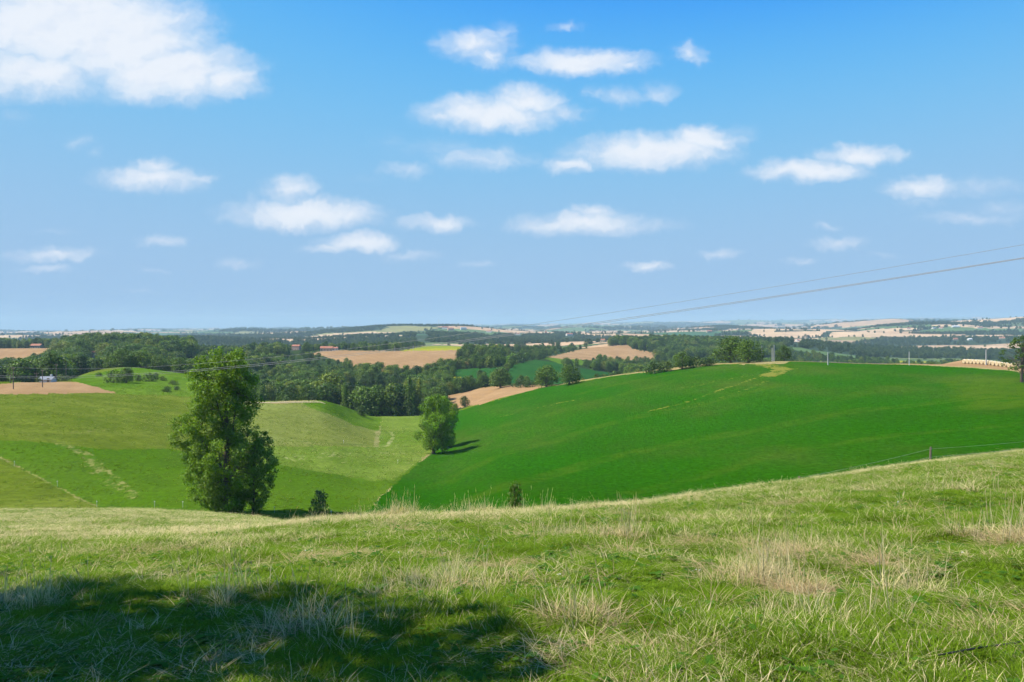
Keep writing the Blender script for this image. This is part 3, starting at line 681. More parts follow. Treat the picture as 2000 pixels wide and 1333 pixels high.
# -------- single trees and bushes one can pick out: name, prototype, column, row of the foot, nearest, farthest, height px, width factor, label
PICK = [
 ('thorn_tree','bush0',624,1001,110,180,42,.8,'small round thorn tree with thin stem right of the tall poplar'),
 ('thorn_bush','bush1',706,812,230,400,20,1.25,'lone dark bush on the bright green hump in the valley'),
 ('oak_tree','oak0',1067,756,300,420,41,1.35,'left one of the two rounded oaks at the upper edge of the green crop'),
 ('oak_tree','oak1',1112,752,300,420,39,1.3,'right one of the two rounded oaks at the upper edge of the green crop'),
 ('oak_tree','oak2',978,758,391,520,40,1.15,'round tree by the tan stubble wedge left of the two oaks'),
 ('bush','bush2',1018,757,391,520,17,1.3,'low dark bush between the stubble wedge tree and the two oaks'),
 ('bush','bush0',1035,757,391,500,14,1.4,'low bush just left of the two rounded oaks'),
 ('oak_tree','oak3',1428,709,330,400,50,1.6,'largest rounded oak on the hedge at the crest of the green crop'),
 ('oak_tree','oak1',1462,709,330,400,44,1.5,'rounded oak right of the largest one on the crest hedge'),
 ('hedge_tree','oak2',1333,722,330,420,34,1.15,'rounded hedge tree left of the big crest oaks'),
 ('hedge_bush','bush0',1278,730,340,420,24,1.5,'leftmost bush of the hedge along the crop crest'),
 ('hedge_bush','bush1',1303,726,340,420,20,1.7,'hedge bush left of the rounded hedge tree on the crest'),
 ('hedge_bush','bush2',1360,718,340,420,20,1.6,'hedge bush right of the rounded hedge tree on the crest'),
 ('hedge_bush','bush1',1385,715,340,420,19,1.7,'reddish hedge bush left of the largest crest oak'),
 ('round_bush','oak0',1532,702,340,420,30,1.1,'wide brown-green bush tree right of the road bend on the crest'),
 ('low_bush','bush1',1483,705,340,420,13,1.3,'small low bush at the road bend below the oak'),
 ('big_bush','oak1',247,749,250,420,30,1.3,'broad dark bush clump on the bright green slope on the left'),
 ('big_bush','bush2',221,748,250,420,24,1.1,'dark bush on the left end of the clump on the bright green slope'),
 ('slope_bush','bush0',292,746,250,430,16,1.3,'dark bush right of the broad clump on the bright slope'),
 ('slope_bush','bush1',304,742,250,430,13,1.2,'small bush touching the dark one on the bright slope'),
 ('slope_bush','bush1',326,766,250,430,11,1.6,'low bush at the lower edge of the bright slope near the poplar'),
 ('slope_bush','bush2',193,736,250,430,8,1.2,'tiny bush at the top left of the bright slope'),
 ('slope_bush','bush0',318,744,250,430,9,1.5,'small bush right of the dark pair on the bright slope'),
 ('slope_bush','bush2',338,752,250,430,9,1.6,'low scrub bush near the right end of the bright slope'),
 ('slope_bush','bush1',270,745,250,430,13,1.3,'small bush at the right end of the broad clump'),
 ('slope_bush','bush1',345,762,250,430,8,1.7,'low scrub bush just left of the tall poplar'),
 ('farm_hedge','bush2',121,742,240,340,14,1.6,'dark hedge clump right of the white gatehouse'),
 ('farm_hedge','bush1',75,745,240,340,10,1.3,'reddish bush left of the white gatehouse'),
 ('grey_bush','bush2',653,790,390,470,24,1.5,'pale grey-green bush below the poplar wood'),
]
for name, key, x, y, d0, d1, hpx, wf, label in PICK:
    g = hit(x, y, d0, d1); h = hpx / F * g[1]
    h0 = PROTO[key][0]
    e = place_tree(name, key, g[0], g[1], h, label, 'bush' if 'bush' in name or 'hedge' == name[-5:] else 'tree', width=wf, sink=.05)
g = at(1006, 26.5); place_tree('sapling', 'bush1', g[0], g[1], (HY - 955) / F * g[1] - g[2] + .18, 'small dark sapling poking up over the meadow crest in the middle', 'sapling', width=.55)
# the tree at the right edge of the picture: old oak with bare lower limbs
def edge_tree():
    D = 236.; g = at(1996, D); r = np.random.default_rng(77); mb = MB(); cl = []
    px = D / F; H = 92 * px
    mb.tube([(0, 0, -.5), (-.1, 0, 2), (.15, 0, 5), (.3, 0, 9), (.6, 0, 12.5)], [.55, .42, .36, .24, .06], 9, False)
    for k in range(60):
        t = (k + .5) / 60; z = 3.6 + t * (H - 4.2); w = np.interp(t, [0, .25, .5, .75, 1], [4.0, 6.8, 6.2, 4.4, 1.5]); a = k * 2.4 + r.uniform(-.4, .4)
        d = w * r.uniform(.25, 1) ** .6; c = np.array([math.cos(a) * d + .8, math.sin(a) * d, z]); rc = r.uniform(.6, 1.1)
        limb(mb, (.1, 0, max(2.5, z - 2.6)), c, .09, .02, r, 6, 4)
        if r.uniform() < .82: cl.append((c, (rc, rc, rc * .7)))
    e = empty('edge_oak', g); tag(e, 'ragged oak with bare lower limbs at the right edge beside the bales', 'tree')
    obj('trunk', mb.mesh('edge_trunk', BARK, True), e); obj('crown', crown_mesh('edge_crown', cl, .22, 100, r, L_OAK), e)
edge_tree()
# tree behind the viewer's left shoulder whose shade falls into the foreground
def shade_tree():
    x, y = -12.35, 1.95; r = np.random.default_rng(12); mb = MB(); cl = []
    z = float(near_plane(np.array(x), np.array(y))) if y < 1.5 else float(zat(x, y))
    mb.tube([(0, 0, -.5), (.1, 0, 2), (0, .1, 5), (.2, 0, 9), (.2, 0, 12.5)], [.5, .36, .3, .2, .05], 10, False)
    for k in range(190):
        t = (k + .5) / 190; zz = 2.4 + t * 10.6; w = np.interp(t, [0, .3, .55, .8, 1], [4.4, 6.0, 5.8, 4.4, 1.8]); a = k * 2.4 + r.uniform(-.5, .5)
        d = w * r.uniform(.05, 1) ** .5; c = np.array([math.cos(a) * d, math.sin(a) * d, zz]); rc = r.uniform(.7, 1.25)
        limb(mb, (0, 0, max(2.2, zz - 2.4)), c, .08, .02, r, 6, 4); cl.append((c, (rc, rc, rc * .75)))
    e = empty('shade_tree', (x, y, z)); tag(e, 'broadleaf tree outside the left of the picture shading the foreground grass', 'tree')
    obj('trunk', mb.mesh('shade_trunk', BARK, True), e); obj('crown', crown_mesh('shade_crown', cl, .15, 130, r, L_OAK, .35, (.2, 1.1)), e)
shade_tree()

# -------- woods: (name, plan polygon in column/distance, spacing m, height range, prototypes, label, group)
WOODS = [
 ('wood_tree', [(-260,360),(120,350),(150,400),(262,432),(330,432),(380,400),(480,395),(480,640),(330,700),(110,690),(0,660),(-260,600)], 8.4, (9, 15), ['wood0','wood1','wood2','wood3','oak2'], 'broadleaf tree in the dense dark wood on the left hillside', 'left hillside wood'),
 ('wood_tree', [(110,690),(330,690),(385,700),(385,830),(250,850),(110,820)], 9.5, (12, 18), ['wood0','wood1','wood3','conifer0'], 'tree on the wooded knoll at the left skyline', 'wooded knoll on the left'),
 ('wood_tree', [(480,395),(560,390),(640,410),(640,560),(700,600),(800,560),(800,640),(740,660),(680,650),(610,690),(480,760)], 8.6, (9, 14), ['wood0','wood1','wood2','wood3'], 'broadleaf tree in the valley wood below the tan stubble field', 'valley wood'),
 ('tall_poplar', [(640,402),(815,396),(820,425),(745,440),(645,430)], 7.0, (12, 22), ['poplar0','poplar1','poplar2','wood1','wood3'], 'tall poplar in the dark row at the foot of the valley', 'valley poplars'),
 ('wood_tree', [(800,440),(830,425),(870,440),(880,530),(870,600),(905,640),(985,640),(985,690),(900,690),(870,680),(845,700),(800,640)], 7.5, (7, 12), ['wood0','wood1','wood2','oak0'], 'tree in the mixed copse between the small fields right of the valley', 'mixed copse'),
 ('wood_tree', [(870,500),(985,470),(985,520),(880,545)], 7.5, (6, 10), ['wood0','wood2','oak1'], 'tree in the belt between the stubble wedge and the small green field', 'tree belt above the wedge'),
 ('wood_tree', [(880,760),(990,760),(1000,830),(900,850)], 9, (9, 13), ['wood0','wood1','wood3'], 'tree in the small dark spinney right of the tan field', 'dark spinney'),
 ('wood_tree', [(1000,700),(1070,690),(1130,760),(1060,780),(1000,740)], 9, (5, 9), ['wood0','oak2','bush2'], 'hedgerow tree around the dark green field in the middle distance', 'middle hedgerows'),
 ('wood_tree', [(1150,760),(1220,640),(1290,470),(1360,440),(1420,500),(1420,760),(1290,850),(1200,850)], 8, (8, 12), ['wood0','wood1','wood2','wood3'], 'tree in the wood beyond the crest of the green crop', 'wood beyond the crest'),
 ('wood_tree', [(1190,1090),(1240,1040),(1310,1020),(1500,1040),(1530,1250),(1400,1330),(1190,1330)], 9.5, (10, 15), ['wood0','wood1','wood3'], 'tree in the broad blue-green wood on the far ridge', 'far ridge wood'),
 ('wood_tree', [(480,800),(600,840),(600,930),(480,930)], 9, (8, 13), ['wood0','wood1','wood3','conifer0'], 'tree in the long belt left of the tan field farmhouse', 'farmhouse tree belt'),
 ('wood_tree', [(600,925),(780,905),(780,980),(600,990)], 13, (6, 11), ['wood0','wood1','conifer0'], 'tree near the farm buildings above the tan field', 'farm trees'),
 ('wood_tree', [(-200,960),(110,955),(110,1100),(-200,1100)], 9, (9, 14), ['wood0','wood1','wood2'], 'tree in the belt above the left stubble field', 'trees above the left stubble'),
 ('wood_tree', [(1480,560),(1700,520),(1990,460),(2050,460),(2050,900),(1480,900)], 9.5, (8, 13), ['wood0','wood1','wood2','oak3'], 'tree in the wooded valley behind the road on the right', 'right valley wood'),
]
cand = []
HOUSES = [  # column, row of the base, width m, depth m, wall h, roof colour, wall colour, distance range, label
 (93,741,5.0,4,1.5,'slate','white',(250,360),'small white gatehouse with grey side beside the tan field on the left'),
 (72,668,13,8,3.6,'red','cream',(700,1500),'low house with pale red roof among the trees on the left skyline'),
 (184,699,6,6,4,'red','cream',(420,760),'small house with orange roof half hidden in the left wood'),
 (579,683,10,7,5.5,'red','pink',(860,1050),'pink farmhouse with red roof at the left end of the tan field'),
 (638,686,14,8,3.5,'red','cream',(860,1050),'long low cream barn above the tan field'),
 (655,685,6,5,3,'red','white',(860,1050),'small white shed right of the cream barn'),
 (1178,667,8,6,4,'red','cream',(1000,1500),'red roofed house at the left end of the far ridge wood'),
 (1558,664,11,8,4,'red','white',(1250,2600),'white house with red roof in the trees right of the road bend'),
 (1866,640,34,12,4,'white','white',(2200,4200),'long white farm shed on the right hillside'),
 (1824,643,18,10,4,'slate','white',(2000,4000),'white house left of the long shed on the right hillside'),
 (1838,643,14,10,4,'red','white',(2000,4000),'small white house between its neighbours on the right hillside'),
 (1914,643,18,10,4,'red','white',(2000,4000),'white house right of the long shed on the right hillside'),
 (1957,663,15,9,4,'red','cream',(1200,2600),'orange roofed house low on the right hillside'),
 (1894,665,13,9,3.5,'white','white',(1200,2600),'bright white barn low on the right hillside'),
 (1866,665,12,9,4,'red','pink',(1200,2600),'pinkish house left of the bright white barn'),
 (1775,644,14,9,4,'red','white',(2000,4000),'white house at the left end of the right hillside hamlet'),
 (870,644,26,14,8,'red','white',(3000,9000),'white house in the village on the skyline right of the centre hill'),
 (880,646,24,14,8,'red','pink',(3000,9000),'pink house in the skyline village'),
 (905,645,24,14,7,'slate','white',(3000,9000),'grey roofed house at the right end of the skyline village'),
 (955,652,18,10,5,'red','white',(2000,6000),'white house above the dark blue wood in the centre'),
 (1012,655,16,10,5,'red','white',(1900,6000),'white house on the left of the tower hamlet'),
 (1112,657,22,12,5,'red','white',(1900,6000),'pale house row right of the tower hamlet'),
 (822,662,18,12,4,'slate','white',(2600,4600),'white farm shed in the fields below the centre hill'),
 (1385,650,20,12,5,'red','cream',(2500,7000),'pale house on the plain behind the far ridge wood'),
]
HP = [hit(h[0], h[1], *h[7]) for h in HOUSES]
SIGHT = [(HOUSES[k][0], HOUSES[k][1], HP[k][1], max(7, HOUSES[k][2] / HP[k][1] * F * .8)) for k in range(len(HOUSES))]
iu = lambda x: np.clip(((x - CX) / F - U[0]) , 0, 9)
def region_at(X, Y):
    i = np.clip(np.searchsorted(U, X / Y) - 1, 0, NU - 1); j = np.clip(np.searchsorted(DD, Y) - 1, 0, ND - 1)
    return REG[i, j]
for wi, (nm, poly, sp, hr, keys, label, group) in enumerate(WOODS):
    P = np.array(poly, float); W = np.stack([(P[:, 0] - CX) / F * P[:, 1], P[:, 1]], 1)
    x0, y0 = W.min(0); x1, y1 = W.max(0)
    gx, gy = np.meshgrid(np.arange(x0, x1, sp), np.arange(y0, y1, sp * .9), indexing='ij')
    gx = gx + rng.uniform(-.45, .45, gx.shape) * sp; gy = gy + rng.uniform(-.45, .45, gy.shape) * sp
    gx, gy = gx.ravel(), gy.ravel()
    k = inpoly(gx, gy, [tuple(w) for w in W]) & (gy > 330)
    reg = region_at(gx, np.maximum(gy, 1.3)); k &= np.isin(reg, [ID['wood_floor'], ID['hills'], ID['pasture'], ID['hill_grass']]) & ~((reg == ID['pasture']) & (gy < 345)) & ~((reg == ID['hill_grass']))
    for x, y in zip(gx[k], gy[k]):
        big = fbm(np.array(x / 35.), np.array(y / 35.), 51, 2)
        cand.append((wi, x, y, hr[0] + (hr[1] - hr[0]) * float(np.clip(.5 + big + rng.normal(0, .2), 0, 1)), keys[rng.integers(len(keys))], rng.uniform(.85, 1.5)))
# belts of scrub and thickets along the mid-distance fields, and the far woods and hedges, as woodland masses
def scatter(n, d0, d1, u0=-.80, u1=.80):
    y = np.sqrt(rng.uniform(d0 ** 2, d1 ** 2, n)); return rng.uniform(u0, u1, n) * y, y
def clear_of_houses(x, y, z, h):
    px_ = CX + F * x / y; top = HY - F * (z + h) / y; wpx = 4.5 / y * F
    for hx, hy, hd, w in SIGHT:
        if abs(px_ - hx) < w * .8 + wpx and y < hd + 6 and top < hy - .3: return False
    return True
cand = [c for c in cand if clear_of_houses(c[1], c[2], float(zat(c[1], c[2])), c[3])]
# how much of each can be seen
arr = np.array([(c[1], c[2], c[3]) for c in cand]); zz = zat(arr[:, 0], arr[:, 1]); order = np.argsort(arr[:, 1])
sky = np.full(2400, 5000.); 
# land in front hides too
land = np.minimum.accumulate(PY, axis=1)
vis = np.zeros(len(cand))
for k in order:
    x, y, h = arr[k]; pxc = CX + F * x / y; top = HY - F * (zz[k] + h) / y; w = h * .34 / y * F
    a, b = int(max(0, pxc - w + 200)), int(min(2399, pxc + w + 200))
    if b <= a: continue
    i = int(np.clip(np.searchsorted(U, x / y), 0, len(U) - 1)); j = int(np.clip(np.searchsorted(DD, y), 0, len(DD) - 1))
    lim = np.minimum(sky[a:b], land[i, j]); v = np.clip(lim - top, 0, h / y * F)
    vis[k] = v.sum() if -20 < pxc < 2020 else v.sum() * .1
    mid_ = int((b - a) * .2); sky[a + mid_:b - mid_] = np.minimum(sky[a + mid_:b - mid_], top + h / y * F * .3)
rank = np.argsort(-vis); chosen = set(rank[:290].tolist())
rest = []
LAND = {'left hillside wood': [(70, 'below the left stubble field'), (130, 'behind the wooden poles'), (210, 'between the poles and the bright slope'), (300, 'behind the bright green slope'), (385, 'left of the tall poplar top'), (9999, 'directly behind the tall poplar')],
        'wooded knoll on the left': [(200, 'at its left shoulder'), (290, 'near its top'), (9999, 'at its right shoulder')],
        'valley wood': [(540, 'just right of the tall poplar'), (610, 'above the pale path'), (680, 'left below the tan field'), (9999, 'under the middle of the tan field')],
        'valley poplars': [(690, 'at the left end of the row'), (730, 'left of the middle of the row'), (770, 'right of the middle of the row'), (9999, 'by the bright pair of trees')],
        'mixed copse': [(850, 'behind the bright pair of trees'), (9999, 'beside the small green field')]}
for k, (wi, x, y, h, key, wf) in enumerate(cand):
    if k in chosen and vis[k] > 0:
        pxk = CX + F * x / y; marks = LAND.get(WOODS[wi][6], [(9999, '')]); mk = [m for lim, m in marks if pxk < lim][0]
        kindw = 'conical conifer' if 'conifer' in key else 'poplar' if 'poplar' in key else 'round-crowned tree' if 'oak' in key else 'bushy thicket' if 'bush' in key else 'broadleaf tree'
        lo, hi = WOODS[wi][3]; q = (h - lo) / (hi - lo); sz = 'low' if q < .33 else 'mid-height' if q < .67 else 'tall'
        place_tree(WOODS[wi][0], key, x, y, h, (sz + ' ' + kindw + ' in the ' + WOODS[wi][6] + ' ' + mk).strip(), 'tree', WOODS[wi][6], wf, sink=.2)
    else: rest.append((x, y, h, key, wf))
print('trees', len(cand), 'single', len(chosen))

# ---- geometry-nodes scatter of uncountable vegetation
def collection_of(name, meshes):
    col = bpy.data.collections.new(name)
    for k, me in enumerate(meshes):
        o = bpy.data.objects.new('%s_%02d' % (name, k), me); col.objects.link(o)
    return col
def scatter_object(name, P, rot, scl, idx, col, extra=None, label=None, cat=None):
    at_ = {'rot': ('POINT', rot), 'scl': ('POINT', scl), 'pick': ('POINT', idx)}
    for k, v in (extra or {}).items(): at_[k] = ('POINT', v)
    me = mesh_np(name, P, [], None, False, at_) if False else None
    me = bpy.data.meshes.new(name); me.vertices.add(len(P)); me.vertices.foreach_set('co', np.asarray(P, np.float32).ravel())
    for k, (dom, a) in at_.items():
        a = np.asarray(a, np.float32)
        t = me.attributes.new(k, 'FLOAT_VECTOR' if a.ndim == 2 else 'FLOAT', 'POINT'); t.data.foreach_set('vector' if a.ndim == 2 else 'value', a.ravel())
    o = obj(name, me); tag(o, label, cat, kind='stuff')
    ng = bpy.data.node_groups.new(name, 'GeometryNodeTree')
    ng.interface.new_socket('Geometry', in_out='INPUT', socket_type='NodeSocketGeometry'); ng.interface.new_socket('Geometry', in_out='OUTPUT', socket_type='NodeSocketGeometry')
    n = ng.nodes; l = ng.links; gi = n.new('NodeGroupInput'); go = n.new('NodeGroupOutput')
    ci = n.new('GeometryNodeCollectionInfo'); ci.inputs['Collection'].default_value = col; ci.inputs['Separate Children'].default_value = True; ci.inputs['Reset Children'].default_value = True
    ip = n.new('GeometryNodeInstanceOnPoints'); ip.inputs['Pick Instance'].default_value = True
    def na(nm, typ):
        q = n.new('GeometryNodeInputNamedAttribute'); q.data_type = typ; q.inputs['Name'].default_value = nm; return [s for s in q.outputs if s.enabled and s.name == 'Attribute'][0]
    l.new(gi.outputs[0], ip.inputs['Points']); l.new(ci.outputs[0], ip.inputs['Instance'])
    l.new(na('pick', 'FLOAT'), ip.inputs['Instance Index']); l.new(na('scl', 'FLOAT_VECTOR'), ip.inputs['Scale'])
    er = n.new('FunctionNodeEulerToRotation'); l.new(na('rot', 'FLOAT_VECTOR'), er.inputs[0]); l.new(er.outputs[0], ip.inputs['Rotation'])
    l.new(ip.outputs[0], go.inputs[0])
    md = o.modifiers.new('scatter', 'NODES'); md.node_group = ng
    return o
def merged(tm, cm, name):
    """trunk and crown as one mesh for far instances"""
    import bmesh
    bm = bmesh.new(); bm.from_mesh(tm); n0 = len(bm.faces); bm.from_mesh(cm)
    me = bpy.data.meshes.new(name); bm.faces.ensure_lookup_table()
    for k, f in enumerate(bm.faces): f.material_index = 0 if k < n0 else 1
    bm.to_mesh(me); bm.free(); me.materials.append(tm.materials[0]); me.materials.append(cm.materials[0]); return me
keys = ['wood0','wood1','wood2','wood3','oak0','oak1','oak2','oak3','poplar0','poplar1','poplar2','bush0','bush1','bush2','conifer0']
wcol = collection_of('woodland_tree', [merged(PROTO[k][1], PROTO[k][2], 'm_' + k) for k in keys])
kh = {k: PROTO[k][0] for k in keys}; ki = {k: i for i, k in enumerate(keys)}
px_, py_, hh, kk, wf = [], [], [], [], []
for x, y, h, key, w in rest: px_.append(x); py_.append(y); hh.append(h); kk.append(key); wf.append(w)
x = np.array(px_); y = np.array(py_); h = np.array(hh); w = np.array(wf); s = h / np.array([kh[k] for k in kk])
scatter_object('dense_woodland', np.stack([x, y, zat(x, y) - .2], 1), np.stack([x * 0, x * 0, rng.uniform(0, 6.28, len(x))], 1), np.stack([s * w, s * w, s], 1), np.array([ki[k] for k in kk], float), wcol,
               label='dense mass of dark broadleaf trees filling the valley woods', cat='woodland')
# far woods, hedgerows
lowp = [profile_tree('far', 300 + i, 12, round_prof([5.2, 6., 4.6][i], .5), 14, 2.6, .75, 7, L_FAR, .3, .08)[1] for i in range(3)]
fcol = collection_of('far_tree', lowp)
X, Y, H_ = [], [], []
x, y = scatter(150000, 1250, 5200); wmk, hg, _ = wood_mask(x, y); keep = (wmk & (rng.uniform(size=len(x)) < .62)) | (hg & (rng.uniform(size=len(x)) < .18)) | (rng.uniform(size=len(x)) < .004)
zf = zat(x, y); ok = np.array([clear_of_houses(a, b, c, 11.) for a, b, c in zip(x[keep], y[keep], zf[keep])])
X.append(x[keep][ok]); Y.append(y[keep][ok]); H_.append(rng.uniform(6, 11, ok.sum()))
x, y = scatter(90000, 5200, 16000); wmk, hg, _ = wood_mask(x, y); keep = wmk | (hg & (rng.uniform(size=len(x)) < .35))
X.append(x[keep]); Y.append(y[keep]); H_.append(rng.uniform(9, 15, keep.sum()))
# mid-distance scrub between the small fields
x, y = scatter(9000, 430, 1250); rg = region_at(x, y); pxx = CX + F * x / y
keep = (rg == ID['wood_floor']) & (rng.uniform(size=len(x)) < .55); zf = zat(x, y)
ok = np.array([clear_of_houses(a, b, c, 6.) for a, b, c in zip(x[keep], y[keep], zf[keep])])
mx, my = x[keep][ok], y[keep][ok]; ms = rng.uniform(.30, .62, len(mx))
scatter_object('scrub_thicket', np.stack([mx, my, zat(mx, my) - .2], 1), np.stack([mx * 0, mx * 0, rng.uniform(0, 6.28, len(mx))], 1), np.stack([ms * 1.3, ms * 1.3, ms], 1), rng.integers(0, 4, len(mx)).astype(float), wcol,
               label='low green scrub and thickets between the middle-distance fields', cat='scrub')
x = np.concatenate(X); y = np.concatenate(Y); h = np.concatenate(H_); s = h / 12 * np.where(y > 5200, 1.25, 1.); w = np.where(y > 5200, 2.2, 1.15)
scatter_object('distant_woodland', np.stack([x, y, zat(x, y) - .3], 1), np.stack([x * 0, x * 0, rng.uniform(0, 6.28, len(x))], 1), np.stack([s * w, s * w, s], 1), rng.integers(0, 3, len(x)).astype(float), fcol,
               label='far woods and hedgerow trees spread over the hazy hills', cat='woodland')
print('far trees', len(x), 'scrub', len(mx))
# ------------------------------------------------------------------ roads and built things
def ribbon(name, pts, width, mt, lift=.06, kind='structure'):
    pts = np.array(pts, float)[:, :2]; t = np.concatenate([[0], np.cumsum(np.linalg.norm(np.diff(pts, axis=0), axis=1))])
    q = np.linspace(0, t[-1], max(8, int(t[-1] / 2.5))); c = np.stack([pchip(t, pts[:, 0], q), pchip(t, pts[:, 1], q)], 1)
    d = unit(np.gradient(c, axis=0)); n = np.stack([-d[:, 1], d[:, 0]], 1); k = 5
    V = []
    for j in range(k):
        p = c + n * (j / (k - 1) - .5) * width; V.append(np.stack([p[:, 0], p[:, 1], zat(p[:, 0], p[:, 1]) + lift], 1))
    V = np.stack(V, 1); g = np.arange(V.shape[0] * k).reshape(-1, k)
    o = obj(name, mesh_np(name, V.reshape(-1, 3), np.stack([g[:-1, :-1], g[1:, :-1], g[1:, 1:], g[:-1, 1:]], -1).reshape(-1, 4), mt, True)); tag(o, kind=kind); return o
M_ASPH = ground_mat('worn_asphalt', (.20,.19,.18), (.24,.23,.21), (.16,.155,.15), .3, 1., 4, fineamt=.15, bump=.2)
M_DIRT = ground_mat('pale_track', (.42,.34,.21), (.48,.39,.25), (.33,.27,.15), .3, 1., 4, fineamt=.2, bump=.2)
ribbon('road', [at(1478, 398), at(1500, 384), at(1530, 372), at(1570, 364), at(1617, 354), at(1680, 347), at(1730, 339)], 4.2, M_ASPH, .12)
ribbon('path', [at(470, 303), at(520, 304), at(560, 308), at(600, 314), at(632, 320)], 3.2, M_DIRT, .12)

WALLM = {'white': plain('white_render', (.72, .70, .66), .85, 1.2, .06), 'cream': plain('cream_render', (.55, .45, .33), .85, 1.2, .08), 'pink': plain('pink_render', (.52, .34, .26), .85, 1.2, .08)}
ROOFM = {'red': plain('clay_tiles', (.36, .15, .09), .85, 2, .2), 'slate': plain('grey_slates', (.20, .22, .26), .7, 2, .15), 'white': plain('white_sheet_roof', (.66, .66, .66), .6, 2, .05)}
M_GLASS = plain('dark_window_glass', (.03, .035, .045), .15, spec=.6); M_WOODP = plain('weathered_wood', (.17, .13, .10), .85, 8, .35); M_SHUT = plain('painted_door', (.22, .16, .10), .7)
M_CONC = plain('grey_concrete', (.46, .46, .45), .8, 5, .12); M_WHITE = plain('white_plastic', (.75, .75, .72), .5); M_BLACK = plain('black_cable', (.02, .02, .02), .6); M_METAL = plain('dull_wire', (.28, .28, .28), .6)
M_PORC = plain('insulator_porcelain', (.35, .3, .25), .3)
def house(g, w, d, hw, roof, wall, label, rz, cat='house'):
    e = empty('house', (g[0], g[1], g[2] - .25), rz); tag(e, label, cat)
    hr = d * .26; ov = .35
    mb = MB(); mb.box(-w/2, w/2, -d/2, d/2, 0, hw)
    V = [(x, y, z) for x in (-w/2, w/2) for y, z in ((-d/2, hw), (d/2, hw), (0, hw + hr))]
    mb.addvf(V, [(0, 1, 2, 2), (3, 5, 4, 4)]); obj('wall', mb.mesh('house_wall', WALLM[wall]), e)
    rb = MB(); t = .16; s = hr / (d / 2)
    for sg in (-1, 1):
        V = [(x, sg * y, z + q) for x in (-w/2 - ov, w/2 + ov) for y, z in ((d/2 + ov, hw - s * ov + .02), (0, hw + hr + .02)) for q in (0, t)]
        rb.addvf(V, [(0,1,3,2),(4,6,7,5),(0,4,5,1),(2,3,7,6),(0,2,6,4),(1,5,7,3)])
    ro = obj('roof', rb.mesh('house_roof', ROOFM[roof]), e)
    obj('chimney', MB().box(w * .22, w * .22 + .7, -.35, .35, hw + hr * .5, hw + hr + .9).mesh('chimney', WALLM[wall]), ro)
    n = max(2, int(w / 3.2))
    for k in range(n):
        x = -w/2 + (k + .5) * w / n; dr = k == n // 2
        if dr: obj('door', MB().box(x - .5, x + .5, -d/2 - .04, -d/2 + .05, .05, 2.1).mesh('door', M_SHUT), e)
        else:
            wn = obj('window', MB().box(x - .5, x + .5, -d/2 - .035, -d/2 + .05, .95, min(2.15, hw - .25)).mesh('window', M_GLASS), e)
            obj('sill', MB().box(x - .6, x + .6, -d/2 - .14, -d/2 + .02, .85, .95).mesh('sill', WALLM['white']), wn)
    return e
for (x, y, w, d, hw, roof, wall, rngD, label), g in zip(HOUSES, HP):
    house(g, w, d, hw, roof, wall, label, random.uniform(-.45, .45))
def tower(x, y, d0, d1, hpx, r0, label, name, kind):
    g = hit(x, y, d0, d1); h = hpx / F * g[1]; e = empty(name, (g[0], g[1], g[2] - 1)); tag(e, label, 'tower')
    if kind == 'water':
        obj('shaft', MB().tube([(0, 0, 0), (0, 0, h * .68)], [r0 * .5, r0 * .42], 14).mesh('shaft', WALLM['white'], True), e)
        obj('tank', MB().tube([(0, 0, h * .62), (0, 0, h * .78), (0, 0, h * .95), (0, 0, h)], [r0 * .45, r0, r0, r0 * .3], 16).mesh('tank', WALLM['white'], True), e)
    else:
        obj('wall', MB().box(-r0, r0, -r0, r0, 0, h * .72).mesh('tower_wall', WALLM['cream']), e)
        V = [(-r0 * 1.08, -r0 * 1.08, h * .72), (r0 * 1.08, -r0 * 1.08, h * .72), (r0 * 1.08, r0 * 1.08, h * .72), (-r0 * 1.08, r0 * 1.08, h * .72), (0, 0, h)]
        obj('roof', MB().addvf(V, [(0, 1, 4, 4), (1, 2, 4, 4), (2, 3, 4, 4), (3, 0, 4, 4)]).mesh('tower_roof', ROOFM['red']), e)
        for q in (-.45, .45): obj('belfry_opening', MB().box(q * r0 - .25 * r0, q * r0 + .25 * r0, -r0 - .08, -r0 + .1, h * .5, h * .64).mesh('opening', M_GLASS), e)
tower(857, 639, 5000, 12000, 15, 9, 'white water tower on the centre skyline', 'water_tower', 'water')
tower(1066, 657, 1900, 4500, 11, 4, 'cream square tower in the hamlet above the blue wood', 'church_tower', 'church')

# utility poles
def pole(g, h, label, style, rz=0.):
    e = empty('utility_pole', (g[0], g[1], g[2] - .3), rz); tag(e, label, 'pole')
    if style == 'wood':
        obj('shaft', MB().tube([(0, 0, 0), (.03, 0, h * .5), (0, 0, h + .3)], [.17, .145, .11], 8).mesh('pole_shaft', M_WOODP, True), e)
        a = obj('crossarm', MB().box(-.95, .95, -.06, .06, h - .25, h - .1).mesh('crossarm', M_WOODP), e)
        for q in (-.85, 0., .85): obj('insulator', MB().tube([(q, 0, h - .1), (q, 0, h + .05), (q, 0, h + .2)], [.05, .08, .04], 8).mesh('insulator', M_PORC, True), a)
    else:
        mb = MB(); V = [(sx * w, sy * w * .8, z) for z, w in ((0, .19), (h + .3, .11)) for sx, sy in ((-1, -1), (1, -1), (1, 1), (-1, 1))]
        mb.addvf(V, [(0, 1, 5, 4), (1, 2, 6, 5), (2, 3, 7, 6), (3, 0, 4, 7), (4, 5, 6, 7)]); obj('shaft', mb.mesh('concrete_shaft', M_CONC), e)
        a = obj('bracket', MB().box(-.05, .35, -.04, .04, h - .3, h - .2).mesh('bracket', M_METAL), e)
        obj('insulator', MB().tube([(.3, 0, h - .2), (.3, 0, h)], [.06, .05], 8).mesh('insulator', M_PORC, True), a)
